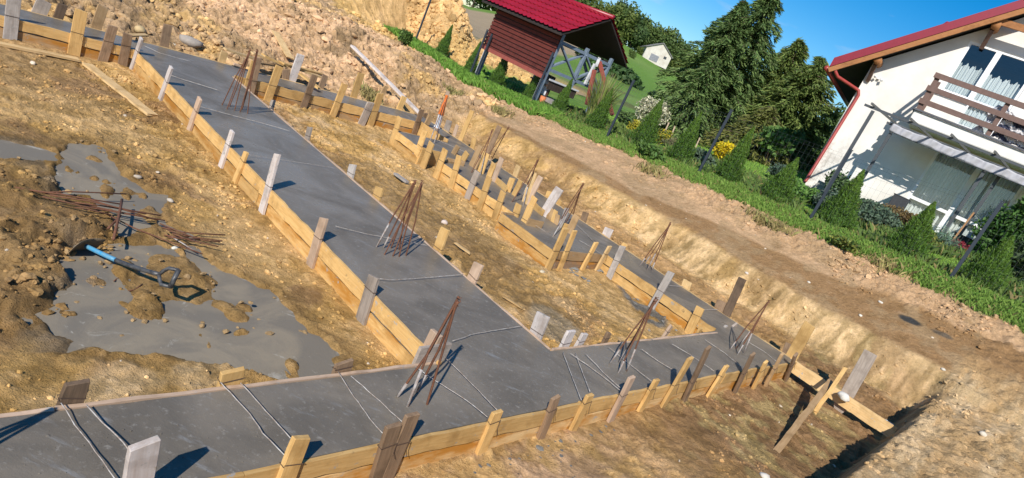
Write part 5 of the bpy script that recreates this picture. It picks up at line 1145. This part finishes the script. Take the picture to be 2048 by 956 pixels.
# table with cloth, bench and oddments inside
P=hutw(2.35,.7,.1);r=empty('garden_table',P,'garden table inside the hut','table',rz=hut.rotation_euler.z)
mb=MB();mb.box((0,0,.70),(.9,.7,.04));mb.obj('table_top',BRN,r)
for a in(-.38,.38):
    for b in(-.28,.28): mb=MB();mb.box((a,b,.34),(.05,.05,.68));mb.obj('leg',BRN,r)
P=hutw(2.35,.52,.1);mb=MB();mb.box(P+(0,0,.62),(.55,.02,.42),(gd,gn,(0,0,1)));mb.box(P+gn*.15+(0,0,.735),(.55,.34,.02),(gd,gn,(0,0,1)))
mm,nt,p=newmat('blue_check_cloth');tc=N(nt,'ShaderNodeTexCoord');ck=N(nt,'ShaderNodeTexChecker',Scale=14.);nt.links.new(tc.outputs['Object'],ck.inputs[0]);ck.inputs[1].default_value=(.8,.8,.82,1);ck.inputs[2].default_value=(.55,.6,.72,1);nt.links.new(ck.outputs[0],p.inputs[0])
tag(mb.obj('tablecloth',mm,None,loc=P),'white and blue checked cloth hanging over the table edge in the hut','cloth')
P=hutw(2.72,.35,.0);g=gz(*UVof(P));P[2]=g+.1;mb=MB();mb.tube([P,P+(0,0,.08),P+(0,0,.24)],.07,12,r1=.09);tag(mb.obj('plant_pot',plain('terracotta',(.65,.20,.07),scale=8),None,loc=P,smooth=True),'orange flower pot below the tablecloth','pot')
P=hutw(2.95,.6,.0);P[2]=gz(*UVof(P))+.25;mb=MB();mb.box(P,(.7,.35,.12),(gd,gn,(0,0,1)));mb.box(P+(0,0,-.2),(.5,.25,.3),(gd,gn,(0,0,1)));tag(mb.obj('stone_bench',plain('greystone',(.34,.31,.29),scale=7,c2=(.2,.18,.17)),None,loc=P),'low grey stone bench by the open end of the hut','bench')
P=hutw(1.2,1.7,.0);r=empty('dark_chair',P,'dark chair in the shade at the back of the hut','chair',rz=hut.rotation_euler.z)
mb=MB();mb.box((0,0,.45),(.45,.45,.05));mb.obj('seat',DK,r);mb=MB();mb.box((0,.22,.75),(.45,.04,.6));mb.obj('backrest',DK,r)
for a in(-.2,.2):
    for b in(-.2,.2): mb=MB();mb.box((a,b,.2),(.04,.04,.5));mb.obj('leg',DK,r)
# red splayed frame
def pq(px,dep):
    return plane(px[0],px[1],Q0+gn*dep,gn)
A1=pq((1198,118),2.0);B1=pq((1229,221),2.0);B2=pq((1178,200),1.2);A2=pq((1189,140),1.2);B3=pq((1211,250),.9);A3=pq((1204,226),.9)
r=empty('swing_frame',(B1[0],B1[1],B1[2]),'red painted splayed swing frame right of the hut','swing frame')
for a,b,m_ in((A1,B1,REDP),(A2,B2,REDP),(A3,B3,REDP)):
    mb=MB();mb.beam(a,b-(0,0,.15),.10,.09);relobj(mb,'leg',m_,r)
mb=MB();mb.beam(A1,A1*.45+A2*.55,.09,.09);relobj(mb,'crossbar',WPA,r)
mb=MB();mb.beam(pq((1190,128),1.5),pq((1170,168),1.5),.08,.07);relobj(mb,'white_strut',WPA,r)

#%%HOUSE
# ---------------------------------------------------------------- white house
K=1.2;ha=R(118);hd=np.array([math.sin(ha),math.cos(ha),0]);hi=np.array([-math.cos(ha),math.sin(ha),0])
rr=ray(1605,368);HP=EYE+rr*(16.3*K/rr[1])
house=empty('white_house',HP,'white rendered house with dark red roof, balcony and tall windows','house',rz=math.atan2(hd[1],hd[0]))
HB=lambda: MB()
def hx(s,d,z): return (s*K,-d*K,z*K)     # s along the facade, d towards the viewer
m,nt,p=newmat('render_plaster');tc=N(nt,'ShaderNodeTexCoord')
n1=N(nt,'ShaderNodeTexNoise',Scale=.9,Detail=8.,Roughness=.68);n2=N(nt,'ShaderNodeTexNoise',Scale=70.,Detail=3.);n3=N(nt,'ShaderNodeTexNoise',Scale=2.6,Detail=9.,Roughness=.75)
for q in(n1,n2,n3):nt.links.new(tc.outputs['Object'],q.inputs[0])
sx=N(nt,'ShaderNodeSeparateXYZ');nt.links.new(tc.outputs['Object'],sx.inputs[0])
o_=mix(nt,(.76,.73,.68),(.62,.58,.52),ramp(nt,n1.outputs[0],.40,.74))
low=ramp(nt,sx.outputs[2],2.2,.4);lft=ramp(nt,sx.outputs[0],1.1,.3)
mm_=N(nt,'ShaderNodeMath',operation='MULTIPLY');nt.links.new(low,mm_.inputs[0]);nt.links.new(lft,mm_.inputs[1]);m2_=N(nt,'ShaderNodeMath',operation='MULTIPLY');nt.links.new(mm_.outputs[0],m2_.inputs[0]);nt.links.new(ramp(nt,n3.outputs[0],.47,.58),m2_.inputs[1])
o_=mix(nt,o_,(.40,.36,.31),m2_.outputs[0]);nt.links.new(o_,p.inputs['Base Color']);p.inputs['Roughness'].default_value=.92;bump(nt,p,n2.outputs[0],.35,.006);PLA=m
WF=plain('white_pvc',(.80,.80,.80),rough=.35,bst=0,var=.03);GUT=plain('redbrown_pipe',(.36,.055,.045),rough=.4,bst=0,var=.08);RSH=plain('wine_red_sheet',(.25,.016,.032),rough=.42,bst=0,var=.06)
LAS=wood('lasure_orange',(.42,.19,.075),(.33,.14,.05),'x');RAILM=plain('rail_brown',(.15,.085,.065),rough=.6,scale=9,c2=(.11,.06,.045));MET=plain('grey_metal',(.10,.10,.11),rough=.4,bst=0)
def gm(name,tint,rough=.04,trans=0.):
    m,nt,p=newmat(name);p.inputs['Base Color'].default_value=(*tint,1);p.inputs['Roughness'].default_value=rough;p.inputs['IOR'].default_value=1.5
    tr=N(nt,'ShaderNodeBsdfTransparent');tr.inputs[0].default_value=(.92,.94,.95,1);gl=N(nt,'ShaderNodeBsdfGlossy');gl.inputs[1].default_value=.02;lw=N(nt,'ShaderNodeLayerWeight',Blend=.5);pw=N(nt,'ShaderNodeMath',operation='POWER');pw.inputs[1].default_value=3.;nt.links.new(lw.outputs['Facing'],pw.inputs[0]);fr_=pw
    ms=N(nt,'ShaderNodeMixShader');a=N(nt,'ShaderNodeMath',operation='ADD');a.inputs[1].default_value=.10;a.use_clamp=True;nt.links.new(fr_.outputs[0],a.inputs[0]);nt.links.new(a.outputs[0],ms.inputs[0]);nt.links.new(tr.outputs[0],ms.inputs[1]);nt.links.new(gl.outputs[0],ms.inputs[2]);nt.links.new(ms.outputs[0],nt.nodes['Material Output'].inputs[0]);return m
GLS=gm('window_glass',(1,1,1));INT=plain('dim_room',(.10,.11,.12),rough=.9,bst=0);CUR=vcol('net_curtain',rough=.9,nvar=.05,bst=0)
HL=9.0;RX=4.5;RZ=2.86+RX*.83
# openings
OP=[(1.50,2.86,2.50,4.20),(2.10,3.86,.22,2.02)]
mb=MB()
ss_=sorted({0,HL}|{o[0] for o in OP}|{o[1] for o in OP});zs_=sorted({-.5,2.86}|{o[2] for o in OP if o[2]<2.86}|{o[3] for o in OP if o[3]<2.86})
def inop(s,z): return any(o[0]<s<o[1] and o[2]<z<o[3] for o in OP)
# front wall as grid of panels, gable top cut round the door
xs=sorted(set(ss_+[RX]));Zc=[-.5,.22,2.02,2.50,2.86,3.3,3.75,4.20,9]
rk=lambda s:3.15+ (s if s<RX else HL-s)*.844-.02
for i in range(len(xs)-1):
    for j in range(len(Zc)-1):
        a,b,c,d=xs[i],xs[i+1],Zc[j],Zc[j+1]
        if inop((a+b)/2,(c+d)/2):continue
        ta,tb=min(d,rk(a)),min(d,rk(b))
        if ta<=c and tb<=c:continue
        if ta<c or tb<c:
            # sloping clip
            if ta<c: xa=a+(b-a)*(c-rk(a))/(rk(b)-rk(a));
            else: xa=a
            if tb<c: xb=a+(b-a)*(rk(a)-c)/(rk(a)-rk(b))
            else: xb=b
            P=[(xa,c),(xb,c),(xb,min(d,rk(xb))),(xa,max(c,min(d,rk(xa))))]
        else: P=[(a,c),(b,c),(b,tb),(a,ta)]
        if d>8 or True:
            kx=[q for q in [P[3][0]] ]
        # where the rake crosses the top of the cell
        f=[hx(s,0,z) for s,z in P];
        if rk(a)<d<rk(b): xm=a+(b-a)*(d-rk(a))/(rk(b)-rk(a));f=[hx(P[0][0],0,c),hx(b,0,c),hx(b,0,d),hx(xm,0,d),hx(P[0][0],0,max(c,rk(P[0][0])))]
        mb.add(f,[tuple(range(len(f)))])
bk=[hx(0,-9,-.5),hx(HL,-9,-.5),hx(HL,-9,2.9),hx(RX,-9,RZ),hx(0,-9,2.9)];mb.add(bk,[(4,3,2,1,0)])
for s in(0,HL): mb.add([hx(s,0,-.5),hx(s,-9,-.5),hx(s,-9,2.9),hx(s,0,2.9)],[(0,1,2,3)])
for o in OP:
    a,b,c,d=o;dd=-.14;V=[hx(a,0,c),hx(b,0,c),hx(b,0,d),hx(a,0,d),hx(a,dd,c),hx(b,dd,c),hx(b,dd,d),hx(a,dd,d)];mb.add(V,[(0,4,5,1),(1,5,6,2),(2,6,7,3),(3,7,4,0)])
mb.obj('wall',PLA,house)
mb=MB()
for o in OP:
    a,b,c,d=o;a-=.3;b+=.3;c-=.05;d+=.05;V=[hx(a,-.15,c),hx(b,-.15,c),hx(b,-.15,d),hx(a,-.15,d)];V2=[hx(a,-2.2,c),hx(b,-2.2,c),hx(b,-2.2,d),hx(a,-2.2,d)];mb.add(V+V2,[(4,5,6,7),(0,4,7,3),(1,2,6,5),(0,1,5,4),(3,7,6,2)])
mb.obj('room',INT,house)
# window frames, panes, curtains
def window(name,s0,s1,z0,z1,mull,trans,curt,d=-.05):
    w=empty(name,(0,0,0),None,None);w.parent=house;f=.055
    mb=MB()
    def bar_(a,b,c,e,dep=.06): mb.box(((a+b)/2*K,-(d)*K,(c+e)/2*K),((b-a)*K,dep*K,(e-c)*K))
    bar_(s0,s0+f,z0,z1);bar_(s1-f,s1,z0,z1);bar_(s0+f,s1-f,z0,z0+f);bar_(s0+f,s1-f,z1-f,z1)
    for m_ in mull: bar_(m_-.055,m_+.055,z0+f,z1-f,.07)
    ed=[s0+f]+[q for m_ in mull for q in(m_-.055,m_+.055)]+[s1-f]
    cells=[]
    for i in range(0,len(ed),2):
        for t in trans: bar_(ed[i],ed[i+1],t-.035,t+.035,.065)
        zz=[z0+f]+[q for t in trans for q in(t-.035,t+.035)]+[z1-f]
        for j in range(0,len(zz),2):cells.append((ed[i],ed[i+1],zz[j],zz[j+1]))
    mb.obj('frame',WF,w)
    for (a,b,c,e) in cells:
        mb=MB();mb.add([hx(a,d,c),hx(b,d,c),hx(b,d,e),hx(a,d,e)],[(0,1,2,3)]);mb.obj('pane',GLS,w)
    for (a,b,c,top) in curt:
        n=60;V=[];F=[];cc=[]
        for i in range(n+1):
            s=a+(b-a)*i/n;dp=-.16+.022*math.sin(i*.9)+.012*math.sin(i*2.3);tz=top+.035*math.sin(i*.42)+.02*math.sin(i*1.1)
            for z in(c,(c+tz)/2,tz):V.append(hx(s,dp,z));cc.append((.62,.66,.64))
        for i in range(n):
            for j in(0,1):F.append((i*3+j,(i+1)*3+j,(i+1)*3+j+1,i*3+j+1))
        mesh_np('curtain',V,np.array(F),CUR,w,col=np.array(cc))
    return w
window('window',1.50,2.10,3.06,4.20,[],[],[(1.52,2.08,3.08,3.74)])
mb=MB();mb.box(((1.50+2.10)/2*K,0.05*K,(2.50+3.06)/2*K),(.6*K,.10*K,.56*K));mb.obj('parapet_infill',PLA,house)
window('balcony_door',2.10,2.86,2.50,4.20,[],[3.08],[(2.12,2.84,2.52,3.70)])
window('window',2.10,3.86,.22,2.02,[2.98],[.76],[(2.14,2.95,.26,1.92),(3.02,3.83,.26,1.92)])
mb=MB();mb.box(hx(1.8,.04,3.04),(.7*K,.14*K,.035*K));mb.obj('window_sill',WF,house)
# roof
mb=MB();th=.10;ovl=.70;ovf=.52
def rp(s): return 3.19+s*.844
V=[hx(-ovl,ovf,rp(-ovl)),hx(RX,ovf,rp(RX)),hx(RX,-9.6,rp(RX)),hx(-ovl,-9.6,rp(-ovl))];V=V+[(a,b,c+th*K) for a,b,c in V];bf=[(0,3,2,1),(4,5,6,7),(0,1,5,4),(1,2,6,5),(2,3,7,6),(3,0,4,7)]
mb.add(V,bf);V=[((HL*K)-a,b,c) for a,b,c in V];mb.add(V,[f[::-1] for f in bf]);rf=mb.obj('roof',DK,house)
mb=MB()
for sg in(0,1):
    V=[hx(-ovl-.02,ovf+.03,rp(-ovl-.02)+.05),hx(RX,ovf+.03,rp(RX)+.05),hx(RX,-9.6,rp(RX)+.05),hx(-ovl-.02,-9.6,rp(-ovl-.02)+.05)];V=V+[(a,b,c+.22*K) for a,b,c in V]
    if sg:V=[((HL*K)-a,b,c) for a,b,c in V]
    mb.add(V,bf)
mb.obj('roof_sheet',RSH,house)
mb=MB();mb.beam(hx(-ovl,ovf+.01,rp(-ovl)-.035),hx(RX,ovf+.01,rp(RX)-.035),.04*K,.105*K);mb.obj('barge_board',LAS,house)
mb=MB();q=hx(.95,ovf-.1,rp(.95)+.24);mb.tube([q,(q[0],q[1],q[2]+.10)],.09,10,r1=.03);mb.obj('vent_cap',RSH,house)
for k,s in enumerate((.12,1.78,3.4)):
    z=rp(s)-.16;mb=MB();mb.tube([hx(s,-.1,z),hx(s,ovf-.05,z)],.085*K,14);mb.obj('purlin',LAS,house,smooth=True)
    mb=MB();mb.beam(hx(s-.02,.03,z-.42),hx(s-.02,ovf-.22,z-.08),.08*K,.08*K);mb.obj('bracket',RAILM,house)
mb=MB();mb.beam(hx(1.6,ovf-.12,4.62),hx(4.6,ovf-.12,4.62),.06*K,.13*K);mb.obj('collar_beam',LAS,house)
# gutter and downpipe
mb=MB();mb.tube([hx(-ovl-.06,ovf,rp(-ovl)-.01),hx(-ovl-.06,-9,rp(-ovl)-.01)],.06*K,10);mb.obj('gutter',GUT,house,smooth=True)
def fpx(x,y,d):
    Q=plane(x,y,HP-hi*d*K,hi)-HP;return (float(Q@hd),-d*K,float(Q[2]))
mb=MB();mb.tube([fpx(1674,128,.50),fpx(1671,143,.49),fpx(1675,153,.46),fpx(1710,176,.10),fpx(1717,181,.07),fpx(1717,190,.07),fpx(1612,361,.07),fpx(1605,367,.12)],.038*K,10);mb.obj('downpipe',GUT,house,smooth=True)
mb=MB();mb.box(hx(.28,.05,2.84),(.06,.05,.05));mb.tube([hx(.22,.08,2.86),hx(.20,.12,2.83)],.035,8);mb.tube([hx(.34,.08,2.84),hx(.37,.12,2.80)],.035,8);mb.obj('security_lamp',WF,house)
# plinth, vent, step
mb=MB();mb.box(hx(.98,.03,.28),(.42*K,.06*K,.3*K));mb.obj('cellar_panel',plain('dark_grey_panel',(.10,.105,.115),rough=.5),house)
mb=MB();mb.box(hx(.50,.18,.08),(.36*K,.3*K,.34*K));mb.obj('light_well',plain('rough_stone',(.32,.31,.29),scale=10,bst=.5),house)
mb=MB();mb.box(hx(3.1,.25,.10),(2.2*K,.5*K,.2*K));mb.obj('door_step',plain('step_concrete',(.42,.41,.39),scale=6),house)
# balcony
bal=empty('balcony',(0,0,0),None,None);bal.parent=house
mb=MB();mb.box(hx(3.65,.56,2.235),(4.6*K,1.10*K,.24*K));mb.obj('slab',PLA,bal,bevel=.03)
mb=MB();mb.box(hx(3.65,1.12,2.375),(4.66*K,.08*K,.035*K));mb.box(hx(1.34,.57,2.375),(.07*K,1.08*K,.035*K));mb.obj('edge_trim',MET,bal)
for z in(2.57,2.85,3.13):
    mb=MB();mb.box(hx(3.65,1.10,z),(4.66*K,.035*K,.105*K));mb.obj('front_rail',RAILM,bal);mb=MB();mb.box(hx(1.36,.54,z),(.035*K,1.05*K,.105*K));mb.obj('side_rail',RAILM,bal)
for s in(1.40,2.74,4.1,5.4):
    mb=MB();mb.box(hx(s,1.04,2.78),(.09*K,.07*K,.82*K));mb.obj('post',RAILM,bal)
mb=MB();mb.box(hx(1.40,.10,2.78),(.09*K,.07*K,.82*K));mb.obj('post',RAILM,bal)
def hw(s,d,z): return HP+hd*s*K-hi*d*K+np.array([0,0,z*K])
# fluffy rug on the balcony
rg=np.random.RandomState(5);n=60;mm2=24;V=[];cc=[];F=[]
for i in range(n+1):
    for j in range(mm2+1):
        s=2.80+1.2*i/n;z=2.93-.52*j/mm2;f=.02*math.sin(i*.8)+rg.uniform(-.02,.02);V.append(hw(s,1.0+f,z+rg.uniform(-.012,.012)+.03*math.sin(i*.35)));b=math.sin(j*.75+1.5*math.sin(i*.2))+rg.uniform(-.5,.5);cc.append((.62,.6,.6) if b>0 else (.045,.05,.085))
for i in range(n):
    for j in range(mm2):a=i*(mm2+1)+j;F.append((a,a+1,a+mm2+2,a+mm2+1))
V=np.array(V);o=mesh_np('rug',V-V.mean(0),np.array(F),vcol('fluffy_cloth',rough=.95,nvar=.2,bst=.3),col=np.array(cc),loc=tuple(V.mean(0)));tag(o,'shaggy black and white striped rug hanging behind the balcony rails','rug')
so_=o.modifiers.new('s','SOLIDIFY');so_.thickness=.03
V=[];F=[];n=14
for i in range(n+1):
    for j in range(9):
        z=3.02-.62*i/n;s=2.70+.02*math.sin(i)-.10*(i/n)*1.6+ (j-4)*.022*(1+.6*math.sin(i*.5));V.append(hw(s,.95+.03*math.sin(j*1.9+i*.3),z))
for i in range(n):
    for j in range(8):a=i*9+j;F.append((a,a+1,a+10,a+9))
V=np.array(V);o=mesh_np('towel',V-V.mean(0),np.array(F),plain('pale_towel',(.66,.66,.68),scale=8,c2=(.2,.22,.3)),loc=tuple(V.mean(0)),smooth=True);o.modifiers.new('s','SOLIDIFY').thickness=.015;tag(o,'whitish towel bunched over the balcony post','towel')
# pergola
PGM=plain('pergola_metal',(.060,.068,.075),rough=.45,bst=0,var=.1);PGW=plain('pergola_bar',(.15,.15,.145),rough=.5,bst=0)
base=hw(.8,2.4,0);per=empty('pergola',(base[0],base[1],base[2]),'dark metal pergola with a rolled grey canopy in front of the house','pergola')
def pb(a,b,w,t,name,mt=PGM):
    mb=MB();mb.beam(hw(*a),hw(*b),w,t);return relobj(mb,name,mt,per)
for (s,d) in((.80,2.4),(1.18,1.0),(4.6,2.4),(3.05,1.0),(3.33,.75)):
    A=hw(s,d,0);g=gz(*UVof(A));mb=MB();mb.box((A[0],A[1],(g-.2+A[2]+1.9*K)/2),(.075,.075,(A[2]+1.9*K)-(g-.2)),(hd,hi,(0,0,1)));relobj(mb,'post',PGM,per)
pb((.60,2.4,1.95),(4.9,2.4,1.95),.05,.055,'front_beam');pb((1.0,1.0,1.93),(4.9,1.0,1.93),.05,.055,'rear_beam')
for s in(.78,1.52,2.26,3.0,3.74,4.5): pb((s-.05,2.62,1.995),(s+.42,.80,1.98),.035,.05,'rafter',PGW)
CAN=plain('canopy_cloth',(.42,.42,.44),rough=.8,scale=5,c2=(.34,.34,.37),bst=.2)
V=[];F=[];n=90
for i in range(n+1):
    s=1.12+3.5*i/n;sag=.04*abs(math.sin((s-1.12)/.75*math.pi))
    for j in range(6):
        z=1.96-.17*j/5-sag*.6;V.append(hw(s,1.06+.028*math.sin(i*.9+j*.5)+.012*math.sin(i*2.1),z))
for i in range(n):
    for j in range(5):a=i*6+j;F.append((a,a+1,a+7,a+6))
relV=np.array(V)-np.array(per.location);o=mesh_np('canopy_valance',relV,np.array(F),CAN,per,smooth=True);o.modifiers.new('s','SOLIDIFY').thickness=.006
mb=MB();mb.tube([hw(1.14,1.08,1.785),hw(2.2,1.08,1.765),hw(4.6,1.08,1.78)],.013,6);relobj(mb,'hem_bar',PGM,per)
V=[];F=[]
for i in range(n+1):
    s=1.12+3.5*i/n;sag=.10*abs(math.sin((s-.78)/.74*math.pi))
    for j in range(7):
        t=j/6;V.append(hw(s,.98-.22*t,1.98-.35*sag*math.sin(t*math.pi)-.05*abs(math.sin(t*9))))
for i in range(n):
    for j in range(6):a=i*7+j;F.append((a,a+1,a+8,a+7))
relV=np.array(V)-np.array(per.location);mesh_np('canopy_roof',relV,np.array(F),CAN,per,smooth=True)
# things by the door
for i,(s,d,z,sz,c,lab,nm) in enumerate([(2.02,.22,.50,(.34,.2,.34),(.035,.035,.04),'dark box at the left foot of the garden window','dark_box'),(3.5,.55,.34,(.5,.3,.22),(.02,.02,.022),'black crate before the garden door','crate'),(3.52,.50,.52,(.12,.12,.12),(.7,.7,.68),'white pot on the black crate','pot')]):  # first entry is just a dark box low at the window's left side
    A=hw(s,d,z);r=MB();r.box(A,tuple(q*K for q in sz),(hd,hi,(0,0,1)));r.box(A+(0,0,sz[2]*K/2),(sz[0]*K*1.08,sz[1]*K*1.08,.025),(hd,hi,(0,0,1)));tag(r.obj(nm,plain(nm+str(i),c,rough=.5),None,loc=A,bevel=.01),lab,nm)
A=hw(3.9,2.0,0);A=hit(1890,500);B=plane(1948,425,A,hi);mb=MB();mb.beam(A-(0,0,.1),B,.035,.035);tag(mb.obj('bamboo_cane',plain('cane',(.42,.22,.09),scale=20),None,loc=A),'brown cane leaning before the garden window','cane')

#%%LIGHT
# ---------------------------------------------------------------- sky, sun, clouds, camera
w=bpy.data.worlds.new('World');scene.world=w;w.use_nodes=True;nt=w.node_tree;bg=nt.nodes['Background']
sky=nt.nodes.new('ShaderNodeTexSky');sky.sky_type='NISHITA';sky.sun_disc=False;sky.sun_elevation=SUN_EL;sky.sun_rotation=SUN_AZ;sky.altitude=200;sky.air_density=1.0;sky.dust_density=.3;sky.ozone_density=3.5
tc=nt.nodes.new('ShaderNodeTexCoord');mp=nt.nodes.new('ShaderNodeMapping');mp.inputs['Scale'].default_value=(2.2,2.2,9);nt.links.new(tc.outputs['Generated'],mp.inputs[0])
ns=nt.nodes.new('ShaderNodeTexNoise');ns.inputs['Scale'].default_value=3.;ns.inputs['Detail'].default_value=7;nt.links.new(mp.outputs[0],ns.inputs[0])
mr=nt.nodes.new('ShaderNodeMapRange');mr.inputs[1].default_value=.60;mr.inputs[2].default_value=.78;mr.inputs[4].default_value=.45;nt.links.new(ns.outputs[0],mr.inputs[0])
mx=nt.nodes.new('ShaderNodeMix');mx.data_type='RGBA';nt.links.new(mr.outputs[0],mx.inputs[0]);nt.links.new(sky.outputs[0],mx.inputs[6]);mx.inputs[7].default_value=(5.5,6.0,6.8,1)
hs=nt.nodes.new('ShaderNodeHueSaturation');hs.inputs['Saturation'].default_value=1.5;nt.links.new(mx.outputs[2],hs.inputs['Color']);nt.links.new(hs.outputs[0],bg.inputs[0]);bg.inputs[1].default_value=.095
sl=bpy.data.lights.new('Sun','SUN');sl.energy=4.3;sl.angle=R(.53);sl.color=(1.,.95,.87);so=bpy.data.objects.new('Sun',sl);COL.objects.link(so)
so.rotation_euler=Vector(SUNV).to_track_quat('Z','Y').to_euler();so.location=(0,-5,12)
cam=bpy.data.cameras.new('Camera');cam.sensor_width=36;cam.lens=36*FPX/2048;cam.clip_end=3000;cam.clip_start=.05
co_=bpy.data.objects.new('Camera',cam);COL.objects.link(co_);X_,Y_,Z_=IX,IU,-_fw
co_.matrix_world=Matrix(((X_[0],Y_[0],Z_[0],EYE[0]),(X_[1],Y_[1],Z_[1],EYE[1]),(X_[2],Y_[2],Z_[2],EYE[2]),(0,0,0,1)));scene.camera=co_
vs_=scene.view_settings;vs_.view_transform='Standard';vs_.look='None';vs_.exposure=.40;vs_.gamma=1
